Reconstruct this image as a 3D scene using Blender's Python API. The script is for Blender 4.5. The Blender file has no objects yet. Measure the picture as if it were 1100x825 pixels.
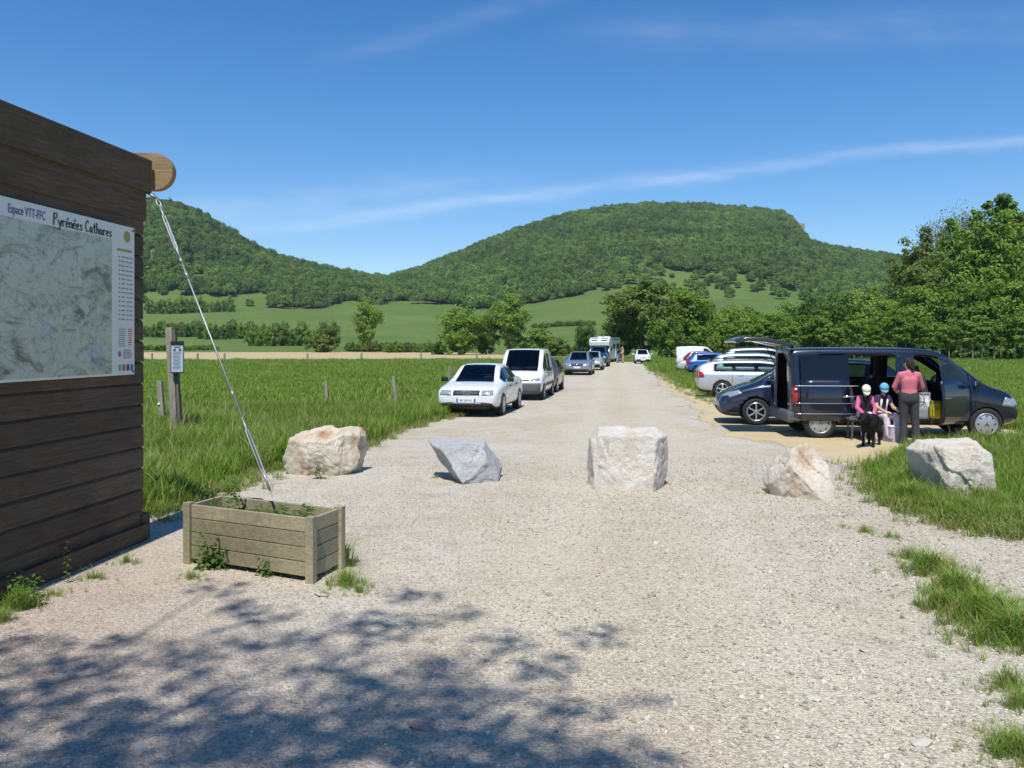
import bpy, bmesh, math, random
import numpy as np
from mathutils import Vector, Matrix, Euler, noise
from mathutils.bvhtree import BVHTree
R = math.radians
random.seed(7); rng = np.random.default_rng(7)
S = bpy.context.scene
COL = S.collection

# ------------------------------------------------------------------ camera, sky, sun, exposure
EYE = 1.95; F = 930.0; HZ = 370.0          # eye height, focal length and horizon row of the 1100 px photograph
cam = bpy.data.objects.new('camera', bpy.data.cameras.new('camera')); COL.objects.link(cam)
cam.location = (0, 0, EYE); cam.rotation_euler = (R(90), 0, 0)
cam.data.sensor_width = 36; cam.data.lens = 36*F/1100
cam.data.shift_y = -(412.5-HZ)/1100
cam.data.clip_start = 0.05; cam.data.clip_end = 12000
S.camera = cam
SUN_EL = 61.0; SUN_DIR = Vector((0.15, 1.0, 0)).normalized()   # horizontal direction the light travels
w = bpy.data.worlds.new('World'); S.world = w; w.use_nodes = True
wn, wl = w.node_tree.nodes, w.node_tree.links
bgd = wn['Background']; sky = wn.new('ShaderNodeTexSky'); sky.sky_type = 'NISHITA'
sky.sun_disc = False; sky.sun_elevation = R(SUN_EL)
sky.sun_rotation = math.atan2(-SUN_DIR.x, -SUN_DIR.y)
sky.altitude = 600; sky.air_density = 1.0; sky.dust_density = 0.15; sky.ozone_density = 3.0
SKY_STRENGTH = 0.117
bgd.inputs['Strength'].default_value = SKY_STRENGTH
def wmath(op, a, b=None, c=None):
    n = wn.new('ShaderNodeMath'); n.operation = op
    for i, v in enumerate((a, b, c)):
        if v is None: continue
        if isinstance(v, (int, float)): n.inputs[i].default_value = v
        else: wl.new(v, n.inputs[i])
    return n.outputs[0]
tc = wn.new('ShaderNodeTexCoord'); sx = wn.new('ShaderNodeSeparateXYZ'); wl.new(tc.outputs['Generated'], sx.inputs[0])
dy = wmath('MAXIMUM', sx.outputs[1], 0.05)
u_ = wmath('DIVIDE', sx.outputs[0], dy); v_ = wmath('DIVIDE', sx.outputs[2], dy)
def wnoise(su, sv, scale, detail=6, off=0.0):
    cb = wn.new('ShaderNodeCombineXYZ'); wl.new(wmath('MULTIPLY', u_, su), cb.inputs[0]); wl.new(wmath('MULTIPLY', v_, sv), cb.inputs[1])
    cb.inputs[2].default_value = off
    n = wn.new('ShaderNodeTexNoise'); n.inputs['Scale'].default_value = scale; n.inputs['Detail'].default_value = detail
    n.inputs['Roughness'].default_value = 0.6
    wl.new(cb.outputs[0], n.inputs['Vector']); return n.outputs['Fac']
def streak(u0, v0, slope, curve, sig, ua, ub, gain, off):
    du = wmath('SUBTRACT', u_, u0)
    line = wmath('ADD', wmath('MULTIPLY_ADD', du, slope, v0), wmath('MULTIPLY', wmath('MULTIPLY', du, du), curve))
    e = wmath('SUBTRACT', v_, line)
    e = wmath('ADD', e, wmath('MULTIPLY', wmath('SUBTRACT', wnoise(1.0, 3.0, 6, 6, off), 0.5), 0.03))
    g = wmath('POWER', 2.718, wmath('MULTIPLY', wmath('MULTIPLY', e, e), -1/(sig*sig)))
    mr = wn.new('ShaderNodeMapRange'); mr.interpolation_type = 'SMOOTHSTEP'; wl.new(u_, mr.inputs[0]); mr.inputs[1].default_value = ua; mr.inputs[2].default_value = ua+0.2
    m2 = wn.new('ShaderNodeMapRange'); m2.interpolation_type = 'SMOOTHSTEP'; wl.new(u_, m2.inputs[0]); m2.inputs[1].default_value = ub; m2.inputs[2].default_value = ub-0.25
    t = wmath('MULTIPLY', wmath('MULTIPLY', g, mr.outputs[0]), m2.outputs[0])
    nz = wmath('MULTIPLY', wmath('SUBTRACT', wnoise(2.0, 9.0, 5, 8, off+3), 0.22), 2.2)
    return wmath('MULTIPLY', wmath('MULTIPLY', t, wmath('MAXIMUM', nz, 0.0)), gain)
cl = wmath('ADD', streak(-0.32, 0.128, 0.135, -0.015, 0.0075, -0.42, 0.8, 0.20, 0.0), streak(-0.3, 0.155, 0.10, 0.0, 0.020, -0.6, 0.1, 0.13, 5.0))
cl = wmath('ADD', cl, streak(0.2, 0.36, 0.02, 0.0, 0.02, 0.0, 0.8, 0.07, 9.0))
cl = wmath('ADD', cl, streak(-0.15, 0.345, 0.30, 0.0, 0.012, -0.3, 0.25, 0.06, 12.0))
cl = wmath('MINIMUM', cl, 0.6)
mixc = wn.new('ShaderNodeMix'); mixc.data_type = 'RGBA'
wl.new(cl, mixc.inputs['Factor']); mixc.inputs[7].default_value = (8.2, 8.6, 9.2, 1)
hsv = wn.new('ShaderNodeHueSaturation'); hsv.inputs['Hue'].default_value = 0.503; hsv.inputs['Saturation'].default_value = 1.34; hsv.inputs['Value'].default_value = 1.0
wl.new(sky.outputs[0], hsv.inputs['Color']); wl.new(hsv.outputs[0], mixc.inputs[6]); wl.new(mixc.outputs[2], bgd.inputs['Color'])
sun = bpy.data.objects.new('sun', bpy.data.lights.new('sun', 'SUN')); COL.objects.link(sun)
sun.data.energy = 4.1; sun.data.angle = R(0.55); sun.data.color = (1.0, 0.982, 0.945)
ldir = Vector((SUN_DIR.x*math.cos(R(SUN_EL)), SUN_DIR.y*math.cos(R(SUN_EL)), -math.sin(R(SUN_EL))))
sun.rotation_euler = ldir.to_track_quat('-Z', 'Y').to_euler()
S.view_settings.view_transform = 'Standard'; S.view_settings.look = 'None'
S.view_settings.exposure = 0.33; S.view_settings.gamma = 1; S.view_settings.use_curve_mapping = False
S.cycles.max_bounces = 6; S.cycles.transparent_max_bounces = 12; S.cycles.diffuse_bounces = 3; S.cycles.glossy_bounces = 3
S.cycles.transmission_bounces = 4
S.cycles.use_adaptive_sampling = True

# ------------------------------------------------------------------ helpers
def G(px, py):                                 # a ground point seen at that place of the photograph
    d = EYE*F/(py-HZ); return Vector(((px-550)/F*d, d, 0))
def XA(px, d): return (px-550)/F*d
def tag(o, label=None, cat=None, group=None, kind=None):
    if label: o['label'] = label
    if cat: o['category'] = cat
    if group: o['group'] = group
    if kind: o['kind'] = kind
    return o
def empty(name, loc=(0, 0, 0), rz=0, label=None, cat=None, group=None):
    o = bpy.data.objects.new(name, None); COL.objects.link(o); o.location = loc; o.rotation_euler = (0, 0, rz)
    o.empty_display_size = 0.1
    return tag(o, label, cat, group)
def link(name, me, mat=None, parent=None, loc=None):
    o = bpy.data.objects.new(name, me); COL.objects.link(o)
    if mat is not None and not me.materials:
        for m in (mat if isinstance(mat, (list, tuple)) else [mat]): me.materials.append(m)
    if parent: o.parent = parent
    if loc is not None: o.location = loc
    return o
def copy_tree(o, parent=None):
    c = o.copy(); COL.objects.link(c); c.parent = parent
    for ch in o.children: copy_tree(ch, c)
    return c
def meshd(name, v, f, smooth=False):
    me = bpy.data.meshes.new(name); me.from_pydata([tuple(p) for p in v], [], [tuple(q) for q in f]); me.update()
    if smooth: me.polygons.foreach_set('use_smooth', [True]*len(me.polygons))
    return me
class MB:
    def __init__(s): s.v = []; s.f = []; s.m = []; s.sm = []
    def add(s, v, f, mi=0, sm=False):
        b = len(s.v); s.v += [tuple(p) for p in v]; s.f += [tuple(i+b for i in q) for q in f]; s.m += [mi]*len(f); s.sm += [sm]*len(f); return s
    def box(s, c, d, rot=None, bev=0.0, mi=0):
        bm = bmesh.new(); bmesh.ops.create_cube(bm, size=1)
        for v in bm.verts: v.co = Vector((v.co.x*d[0], v.co.y*d[1], v.co.z*d[2]))
        if bev: bmesh.ops.bevel(bm, geom=bm.edges[:], offset=bev, segments=2, affect='EDGES', profile=0.6)
        M = (Euler(rot).to_matrix() if rot is not None and not isinstance(rot, Matrix) else rot)
        for i, v in enumerate(bm.verts): v.index = i
        vs = [((M @ v.co) if M else v.co) + Vector(c) for v in bm.verts]
        fs = [[v.index for v in f.verts] for f in bm.faces]; bm.free()
        return s.add(vs, fs, mi)
    def bar(s, p, q, wy, wz, up=(0, 0, 1), mi=0, bev=0.0):
        p, q = Vector(p), Vector(q); x = (q-p).normalized(); y = Vector(up).cross(x)
        if y.length < 1e-4: y = Vector((0, 1, 0))
        y.normalize(); z = x.cross(y); M = Matrix((x, y, z)).transposed()
        return s.box((p+q)/2, ((q-p).length, wy, wz), M, bev, mi)
    def tube(s, pts, rad, n=8, mi=0, cap=True):
        pts = [Vector(p) for p in pts]
        if not isinstance(rad, (list, tuple)): rad = [rad]*len(pts)
        vs = []; fs = []; prev = None
        for i, p in enumerate(pts):
            t = (pts[min(i+1, len(pts)-1)]-pts[max(i-1, 0)]).normalized()
            a = prev if prev is not None else (Vector((0, 0, 1)) if abs(t.z) < 0.9 else Vector((1, 0, 0)))
            a = (a - t*a.dot(t)); a = a.normalized() if a.length > 1e-6 else t.orthogonal().normalized(); prev = a; b = t.cross(a)
            for k in range(n):
                th = 2*math.pi*k/n; vs.append(p + (a*math.cos(th)+b*math.sin(th))*rad[i])
        for i in range(len(pts)-1):
            for k in range(n): fs.append((i*n+k, i*n+(k+1) % n, (i+1)*n+(k+1) % n, (i+1)*n+k))
        if cap: fs.append(tuple(range(n-1, -1, -1))); fs.append(tuple(range((len(pts)-1)*n, len(pts)*n)))
        return s.add(vs, fs, mi, True)
    def lathe(s, prof, n=24, mi=0, axis='y', c=(0, 0, 0)):       # prof: (r, h)
        vs = []; fs = []
        for r, h in prof:
            for k in range(n):
                a = 2*math.pi*k/n
                q = (r*math.cos(a), h, r*math.sin(a)) if axis == 'y' else (r*math.cos(a), r*math.sin(a), h)
                vs.append((q[0]+c[0], q[1]+c[1], q[2]+c[2]))
        for i in range(len(prof)-1):
            for k in range(n): fs.append((i*n+k, i*n+(k+1) % n, (i+1)*n+(k+1) % n, (i+1)*n+k))
        return s.add(vs, fs, mi, True)
    def ball(s, c, r, nu=12, nv=8, mi=0):
        if not isinstance(r, (list, tuple)): r = (r, r, r)
        vs = [(c[0], c[1], c[2]-r[2])]; fs = []
        for j in range(1, nv):
            ph = -math.pi/2+math.pi*j/nv
            for k in range(nu):
                th = 2*math.pi*k/nu; vs.append((c[0]+r[0]*math.cos(ph)*math.cos(th), c[1]+r[1]*math.cos(ph)*math.sin(th), c[2]+r[2]*math.sin(ph)))
        vs.append((c[0], c[1], c[2]+r[2])); T = len(vs)-1
        for k in range(nu):
            fs.append((0, 1+(k+1) % nu, 1+k)); fs.append((T, T-nu+k, T-nu+(k+1) % nu))
        for j in range(nv-2):
            for k in range(nu):
                a = 1+j*nu; fs.append((a+k, a+(k+1) % nu, a+nu+(k+1) % nu, a+nu+k))
        return s.add(vs, fs, mi, True)
    def cap(s, p, q, r0, r1, n=14):               # tapered capsule
        p, q = Vector(p), Vector(q)
        s.tube([p, q], [r0, r1], n); s.ball(p, r0, n, 8); s.ball(q, r1, n, 8); return s
    def mesh(s, name):
        me = bpy.data.meshes.new(name); me.from_pydata(s.v, [], s.f)
        me.polygons.foreach_set('material_index', s.m); me.polygons.foreach_set('use_smooth', s.sm); me.update(); return me
    def build(s, name, mat, parent=None, loc=None): return link(name, s.mesh(name), mat, parent, loc)
def evaluated(obj):
    dg = bpy.context.evaluated_depsgraph_get(); return bpy.data.meshes.new_from_object(obj.evaluated_get(dg))
def remesh(mb, name, voxel=0.01, smooth=4):
    o = mb.build('tmp', None); m = o.modifiers.new('r', 'REMESH'); m.mode = 'VOXEL'; m.voxel_size = voxel
    if smooth: q = o.modifiers.new('s', 'SMOOTH'); q.iterations = smooth; q.factor = 0.5
    me = evaluated(o); me.name = name; bpy.data.objects.remove(o)
    me.polygons.foreach_set('use_smooth', [True]*len(me.polygons)); return me

# ------------------------------------------------------------------ materials
def sl(h):                                      # '#rrggbb' -> linear
    h = h.lstrip('#'); c = [int(h[i:i+2], 16)/255 for i in (0, 2, 4)]
    return tuple((x/12.92 if x <= .04045 else ((x+.055)/1.055)**2.4) for x in c)
class NT:
    def __init__(s, name):
        s.mat = bpy.data.materials.new(name); s.mat.use_nodes = True; s.n = s.mat.node_tree.nodes; s.l = s.mat.node_tree.links
        s.p = s.n['Principled BSDF']; s.out = s.n['Material Output']; s._o = None
    def put(s, sock, v):
        if isinstance(v, (int, float)): sock.default_value = v
        elif isinstance(v, tuple): sock.default_value = v if len(v) == len(sock.default_value) else (*v, 1)
        else: s.l.new(v, sock)
    def obj(s):
        if not s._o: s._o = s.n.new('ShaderNodeTexCoord')
        return s._o.outputs['Object']
    def math(s, op, a, b=0.0, c=None):
        n = s.n.new('ShaderNodeMath'); n.operation = op; s.put(n.inputs[0], a); s.put(n.inputs[1], b)
        if c is not None: s.put(n.inputs[2], c)
        return n.outputs[0]
    def mapping(s, scale=(1, 1, 1), vec=None, rot=(0, 0, 0)):
        n = s.n.new('ShaderNodeMapping'); n.inputs['Scale'].default_value = scale; n.inputs['Rotation'].default_value = rot
        s.l.new(vec if vec is not None else s.obj(), n.inputs[0]); return n.outputs[0]
    def noise(s, scale, detail=4, rough=0.55, vec=None, dist=0.0):
        n = s.n.new('ShaderNodeTexNoise'); n.inputs['Scale'].default_value = scale; n.inputs['Detail'].default_value = detail
        n.inputs['Roughness'].default_value = rough; n.inputs['Distortion'].default_value = dist
        s.l.new(vec if vec is not None else s.obj(), n.inputs['Vector']); return n.outputs['Fac']
    def voro(s, scale, feat='F1', vec=None, out='Distance', rand=1.0):
        n = s.n.new('ShaderNodeTexVoronoi'); n.feature = feat; n.inputs['Scale'].default_value = scale; n.inputs['Randomness'].default_value = rand
        s.l.new(vec if vec is not None else s.obj(), n.inputs['Vector']); return n.outputs[out]
    def ramp(s, fac, stops):
        n = s.n.new('ShaderNodeValToRGB'); e = n.color_ramp.elements
        while len(e) < len(stops): e.new(0.5)
        for i, (p, c) in enumerate(stops): e[i].position = p; e[i].color = (*c, 1) if isinstance(c, tuple) else (c, c, c, 1)
        s.put(n.inputs[0], fac); return n.outputs[0]
    def mix(s, fac, a, b, mode='MIX'):
        n = s.n.new('ShaderNodeMix'); n.data_type = 'RGBA'; n.blend_type = mode
        s.put(n.inputs['Factor'], fac); s.put(n.inputs[6], a); s.put(n.inputs[7], b); return n.outputs[2]
    def bump(s, h, dist=0.01, strength=1.0, prev=None):
        n = s.n.new('ShaderNodeBump'); n.inputs['Distance'].default_value = dist; n.inputs['Strength'].default_value = strength
        s.put(n.inputs['Height'], h)
        if prev is not None: s.l.new(prev, n.inputs['Normal'])
        return n.outputs[0]
    def set(s, col=None, rough=None, normal=None, metal=None, **kw):
        if col is not None: s.put(s.p.inputs['Base Color'], col)
        if rough is not None: s.put(s.p.inputs['Roughness'], rough)
        if metal is not None: s.put(s.p.inputs['Metallic'], metal)
        if normal is not None: s.l.new(normal, s.p.inputs['Normal'])
        for k, v in kw.items(): s.put(s.p.inputs[k.replace('_', ' ')], v)
        return s.mat
def plain(name, col, rough=0.6, metal=0.0, var=0.12, scale=20, coat=0.0, bump=0.0):
    t = NT(name); n = t.noise(scale, 5)
    c = t.mix(n, tuple(x*(1-var) for x in col), tuple(min(1, x*(1+var)) for x in col))
    t.set(c, rough, metal=metal)
    if coat: t.set(Coat_Weight=coat, Coat_Roughness=0.04)
    if bump: t.set(normal=t.bump(n, bump))
    return t.mat
def paint(name, col, metal=0.0, rough=0.3, dust=0.5):
    t = NT(name); dirt = t.noise(3.0, 6, 0.65)
    sp = t.n.new('ShaderNodeSeparateXYZ'); t.l.new(t.obj(), sp.inputs[0])
    low = t.n.new('ShaderNodeMapRange'); t.l.new(sp.outputs[2], low.inputs[0]); low.inputs[1].default_value = 0.75; low.inputs[2].default_value = 0.2
    k = t.math('MULTIPLY', low.outputs[0], t.math('MULTIPLY', dirt, dust))
    c = t.mix(k, col, (0.33, 0.29, 0.23))
    return t.set(c, t.math('ADD', t.math('MULTIPLY', dirt, 0.12), rough-0.06), metal=metal, Coat_Weight=0.8, Coat_Roughness=0.05)
def leafmat(name, cols, trans=0.35, stand=False, rscale=1.0):
    t = NT(name); oi = t.n.new('ShaderNodeObjectInfo')
    a = t.ramp(oi.outputs['Random'], [(i/(len(cols)-1), c) for i, c in enumerate(cols)])
    n = t.noise(0.9*rscale, 3); geo = t.n.new('ShaderNodeNewGeometry')
    n2 = t.math('ADD', t.math('MULTIPLY', n, 0.9), t.math('MULTIPLY', geo.outputs['Random Per Island'], 0.75))
    c = t.mix(1.0, a, t.ramp(n2, [(0.25, 0.6), (1.0, 1.3)]), 'MULTIPLY')
    if stand: c = t.mix(1.0, c, t.ramp(t.noise(0.018, 5, 0.65, oi.outputs['Location']), [(0.3, 0.62), (0.7, 1.35)]), 'MULTIPLY')
    t.set(c, 0.75, Specular_IOR_Level=0.12)
    tr = t.n.new('ShaderNodeBsdfTranslucent'); t.l.new(t.mix(1.0, c, (1.15, 1.25, 0.55), 'MULTIPLY'), tr.inputs[0])
    ms = t.n.new('ShaderNodeMixShader'); ms.inputs[0].default_value = trans
    t.l.new(t.p.outputs[0], ms.inputs[1]); t.l.new(tr.outputs[0], ms.inputs[2]); t.l.new(ms.outputs[0], t.out.inputs[0])
    return t.mat
def glassmat(name, tint=(0.75, 0.85, 0.8), clear=0.8):
    t = NT(name); lw = t.n.new('ShaderNodeFresnel'); lw.inputs[0].default_value = 1.5
    tr = t.n.new('ShaderNodeBsdfTransparent'); tr.inputs[0].default_value = (*[x*clear for x in tint], 1)
    gl = t.n.new('ShaderNodeBsdfGlossy'); gl.inputs['Roughness'].default_value = 0.02
    ms = t.n.new('ShaderNodeMixShader'); t.l.new(lw.outputs[0], ms.inputs[0]); t.l.new(tr.outputs[0], ms.inputs[1]); t.l.new(gl.outputs[0], ms.inputs[2])
    t.l.new(ms.outputs[0], t.out.inputs[0]); return t.mat
M = {}
def gravel(name, base, tint, greenish=0.1):
    t = NT(name)
    big = t.noise(0.35, 5, 0.6); mid = t.noise(2.2, 5, 0.6); fine = t.noise(40, 4, 0.7)
    v1 = t.voro(55, out='Color'); d1 = t.voro(55); v2 = t.voro(130, out='Color'); d2 = t.voro(130)
    sep = t.n.new('ShaderNodeSeparateColor'); t.l.new(v1, sep.inputs[0]); sep2 = t.n.new('ShaderNodeSeparateColor'); t.l.new(v2, sep2.inputs[0])
    c = t.mix(t.ramp(big, [(0.35, 0.0), (0.65, 1.0)]), base, tint)
    c = t.mix(t.ramp(mid, [(0.45, 0.0), (0.75, 0.5)]), c, tuple(x*0.74 for x in tint))
    pk = t.noise(0.22, 4, 0.6, dist=0.5); c = t.mix(t.ramp(pk, [(0.50, 0.0), (0.66, 0.5)]), c, sl('#b3a08a'))
    sp = t.n.new('ShaderNodeSeparateXYZ'); t.l.new(t.obj(), sp.inputs[0]); X, Y = sp.outputs[0], sp.outputs[1]
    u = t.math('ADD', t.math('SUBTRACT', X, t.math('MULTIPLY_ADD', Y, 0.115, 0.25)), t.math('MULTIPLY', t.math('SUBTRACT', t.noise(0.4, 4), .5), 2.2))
    lane = t.ramp(t.math('MULTIPLY', t.math('ABSOLUTE', u), .25), [(.22, 1.0), (.50, 0.0)])
    rut = t.ramp(t.math('ABSOLUTE', t.math('SUBTRACT', t.math('ABSOLUTE', u), .85)), [(.10, 1.0), (.55, 0.0)])
    c = t.mix(t.math('MULTIPLY', lane, .55), c, sl('#c3b598')); c = t.mix(t.math('MULTIPLY', t.math('MULTIPLY', rut, lane), t.math('MULTIPLY', mid, .8)), c, sl('#d0c6b1'))
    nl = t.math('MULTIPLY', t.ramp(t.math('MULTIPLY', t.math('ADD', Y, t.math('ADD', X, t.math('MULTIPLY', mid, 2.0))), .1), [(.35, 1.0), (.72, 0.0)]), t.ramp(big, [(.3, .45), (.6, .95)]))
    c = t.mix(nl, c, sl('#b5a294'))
    c = t.mix(1.0, c, t.ramp(sep.outputs[0], [(0.0, 0.72), (0.5, 1.0), (1.0, 1.16)]), 'MULTIPLY')
    c = t.mix(0.7, c, t.ramp(sep2.outputs[0], [(0.0, 0.72), (1.0, 1.22)]), 'MULTIPLY')
    c = t.mix(0.55, c, t.ramp(d1, [(0.0, 1.1), (0.6, 0.95), (0.95, 0.45)]), 'MULTIPLY')
    if greenish:
        g = t.noise(1.1, 6, 0.7); c = t.mix(t.math('MULTIPLY', t.ramp(g, [(0.56, 0.0), (0.70, 1.0)]), greenish), c, (0.20, 0.23, 0.10))
    h = t.math('ADD', t.math('MULTIPLY', d1, -1.0), t.math('MULTIPLY', d2, -0.45))
    b = t.bump(h, 0.012, 0.8); b = t.bump(t.noise(2.5, 4), 0.02, 0.4, b)
    return t.set(c, 0.92, b, Specular_IOR_Level=0.2)
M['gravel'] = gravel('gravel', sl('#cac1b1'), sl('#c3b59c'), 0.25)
M['path'] = gravel('path_gravel', sl('#bcb3a8'), sl('#ad9f92'), 0.0)
def soil(name, a, b):
    t = NT(name); n = t.noise(1.4, 7, 0.65); f = t.noise(30, 5, 0.7)
    c = t.mix(t.ramp(n, [(0.3, 0.0), (0.7, 1.0)]), a, b); c = t.mix(0.5, c, t.ramp(f, [(0.3, 0.7), (0.7, 1.2)]), 'MULTIPLY')
    return t.set(c, 0.95, t.bump(t.math('ADD', n, t.math('MULTIPLY', f, 0.3)), 0.04, 0.8), Specular_IOR_Level=0.1)
M['dirt'] = soil('dirt', sl('#b7a27b'), sl('#c6b590'))
M['tilled'] = soil('tilled_soil', sl('#bca882'), sl('#ad9a70'))
M['darksoil'] = soil('dark_soil', (0.07, 0.055, 0.04), (0.12, 0.10, 0.07))
def meadow_ground():
    t = NT('meadow_ground'); n = t.noise(0.016, 6, 0.6); n2 = t.noise(0.35, 6, 0.7); n3 = t.noise(6, 5, 0.7)
    c = t.mix(t.ramp(n, [(0.35, 0.0), (0.65, 1.0)]), (0.095, 0.148, 0.030), (0.135, 0.185, 0.045))
    c = t.mix(0.6, c, t.ramp(n2, [(0.3, 0.7), (0.7, 1.25)]), 'MULTIPLY'); c = t.mix(0.6, c, t.ramp(n3, [(0.3, 0.55), (0.7, 1.3)]), 'MULTIPLY')
    return t.set(c, 0.95, t.bump(t.math('ADD', n2, t.math('MULTIPLY', n3, 0.3)), 0.15, 0.8), Specular_IOR_Level=0.1)
M['ground'] = meadow_ground()
def wood(name, a, b, grain=(1, 14, 14), rough=0.8, bev=0.004, knots=True):
    t = NT(name); oi = t.n.new('ShaderNodeObjectInfo')
    va = t.n.new('ShaderNodeVectorMath'); va.operation = 'ADD'; t.l.new(t.obj(), va.inputs[0]); t.l.new(oi.outputs['Random'], va.inputs[1])
    mp = t.mapping(grain, va.outputs[0]); n = t.noise(3.0, 8, 0.65, mp, 0.6); f = t.noise(12.0, 6, 0.7, mp)
    big = t.noise(0.9, 4, 0.6, va.outputs[0])
    geo = t.n.new('ShaderNodeNewGeometry')
    c = t.mix(t.ramp(n, [(0.3, 0.0), (0.7, 1.0)]), a, b); c = t.mix(0.7, c, t.ramp(f, [(0.3, 0.6), (0.7, 1.25)]), 'MULTIPLY')
    c = t.mix(0.8, c, t.ramp(big, [(0.3, 0.65), (0.7, 1.3)]), 'MULTIPLY')
    c = t.mix(0.8, c, t.ramp(geo.outputs['Random Per Island'], [(0.0, 0.72), (1.0, 1.28)]), 'MULTIPLY')
    if knots:
        k = t.voro(2.2, vec=t.mapping((0.55, 1.6, 1.6))); c = t.mix(t.ramp(k, [(0.03, 0.8), (0.09, 0.0)]), c, tuple(x*0.25 for x in a))
    return t.set(c, rough, t.bump(t.math('ADD', n, t.math('MULTIPLY', f, 0.5)), bev, 0.9), Specular_IOR_Level=0.25)
M['wall_wood'] = wood('wall_wood', sl('#4d4034'), sl('#6c5b49'), (1, 16, 16), bev=.006)
M['wall_wood2'] = wood('wall_wood_fresh', sl('#836b4a'), sl('#a58c66'), (1, 14, 14), 0.7)
M['planter_wood'] = wood('planter_wood', sl('#837a61'), sl('#a79d80'), (1, 14, 14))
M['post_wood'] = wood('post_wood', sl('#7f7768'), sl('#a39a88'), (14, 14, 1), knots=False)
M['metal'] = plain('galvanised', (0.36, 0.37, 0.38), 0.5, 0.7, 0.2)
M['darkmetal'] = plain('dark_metal', (0.05, 0.05, 0.05), 0.45, 0.6)
M['black'] = plain('black_plastic', (0.012, 0.012, 0.013), 0.55)
M['grey'] = plain('grey_plastic', (0.09, 0.095, 0.10), 0.6)
M['tyre'] = plain('tyre_rubber', (0.022, 0.021, 0.020), 0.85, bump=0.002, var=0.3)
M['rim'] = plain('alloy', (0.62, 0.63, 0.65), 0.3, 0.8, 0.1)
M['rimdull'] = plain('hubcap', (0.42, 0.43, 0.45), 0.4, 0.5, 0.15)
M['carglass'] = plain('car_glass', (0.012, 0.017, 0.020), 0.06, 0.0, 0.2, 2.0)
M['clearglass'] = glassmat('clear_glass')
M['tintglass'] = plain('tinted_glass', (0.006, 0.007, 0.009), 0.07, 0.0, 0.2, 2.0)
M['lamp'] = plain('lamp_glass', (0.36, 0.38, 0.40), 0.12, 0.35, 0.25, 9)
M['red'] = plain('tail_lamp', (0.33, 0.012, 0.015), 0.2, 0, 0.3, 12, 0.5)
M['orange'] = plain('indicator', (0.6, 0.2, 0.03), 0.25)
M['platewhite'] = plain('plate_white', (0.75, 0.75, 0.73), 0.45)
M['plateblue'] = plain('plate_blue', (0.03, 0.08, 0.4), 0.45)
M['chrome'] = plain('chrome', (0.75, 0.76, 0.78), 0.15, 1.0, 0.05)
M['white'] = paint('white_paint', (0.78, 0.78, 0.76))
M['silver'] = paint('silver_paint', (0.50, 0.52, 0.55), 0.45, 0.35)
M['bluesilver'] = paint('blue_silver_paint', (0.27, 0.32, 0.40), 0.5, 0.35)
M['paleblue'] = paint('pale_blue_silver_paint', (0.42, 0.53, 0.60), 0.45, 0.35)
M['navy'] = paint('navy_paint', (0.005, 0.007, 0.019), 0.0, 0.3, dust=0.14)
M['scenic'] = paint('dark_blue_grey_paint', (0.016, 0.024, 0.055), 0.35, 0.28, dust=0.14)
M['blue'] = paint('blue_paint', (0.012, 0.10, 0.42), 0.3)
M['suvblue'] = paint('slate_blue_paint', (0.03, 0.055, 0.10), 0.35, dust=0.14)
M['maroon'] = paint('maroon_paint', (0.11, 0.012, 0.018), 0.2, dust=0.14)
M['cream'] = paint('cream_silver_paint', (0.62, 0.60, 0.52), 0.3)
M['seat'] = plain('seat_fabric', (0.045, 0.045, 0.05), 0.9)
M['seatgrey'] = plain('seat_fabric_grey', (0.16, 0.16, 0.17), 0.9)
M['inner'] = plain('inner_trim', (0.10, 0.10, 0.105), 0.8)
M['bark'] = plain('bark', (0.13, 0.105, 0.08), 0.95, var=0.5, scale=4, bump=0.03)
M['palebark'] = plain('pale_bark', (0.36, 0.34, 0.28), 0.9, var=0.4, scale=3, bump=0.02)
L = {}
L['mid'] = leafmat('leaf_mid', [(0.124, 0.206, 0.032), (0.169, 0.262, 0.041), (0.203, 0.285, 0.051)])
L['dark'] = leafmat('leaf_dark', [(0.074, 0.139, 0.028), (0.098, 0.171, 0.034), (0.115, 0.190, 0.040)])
L['bright'] = leafmat('leaf_bright', [(0.132, 0.224, 0.028), (0.161, 0.253, 0.034), (0.178, 0.265, 0.039)])
L['olive'] = leafmat('leaf_olive', [(0.131, 0.180, 0.036), (0.148, 0.192, 0.043), (0.120, 0.174, 0.036)])
L['grey'] = leafmat('leaf_grey', [(0.15, 0.175, 0.085), (0.16, 0.18, 0.095)], 0.25)
L['forest'] = leafmat('leaf_forest', [(0.073, 0.139, 0.033), (0.148, 0.234, 0.045), (0.111, 0.189, 0.042), (0.187, 0.249, 0.060), (0.087, 0.148, 0.045)], 0.4, True)
L['grass'] = leafmat('grass_blade', [(0.135, 0.221, 0.034), (0.183, 0.278, 0.043), (0.231, 0.307, 0.057), (0.159, 0.250, 0.048)], 0.4)
L['drygrass'] = leafmat('grass_blade_mixed', [(0.127, 0.193, 0.036), (0.181, 0.235, 0.058), (0.290, 0.266, 0.108), (0.133, 0.211, 0.042)], 0.35)
L['weed'] = leafmat('weed_leaf', [(0.065, 0.13, 0.022), (0.09, 0.165, 0.03)], 0.35)

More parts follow.
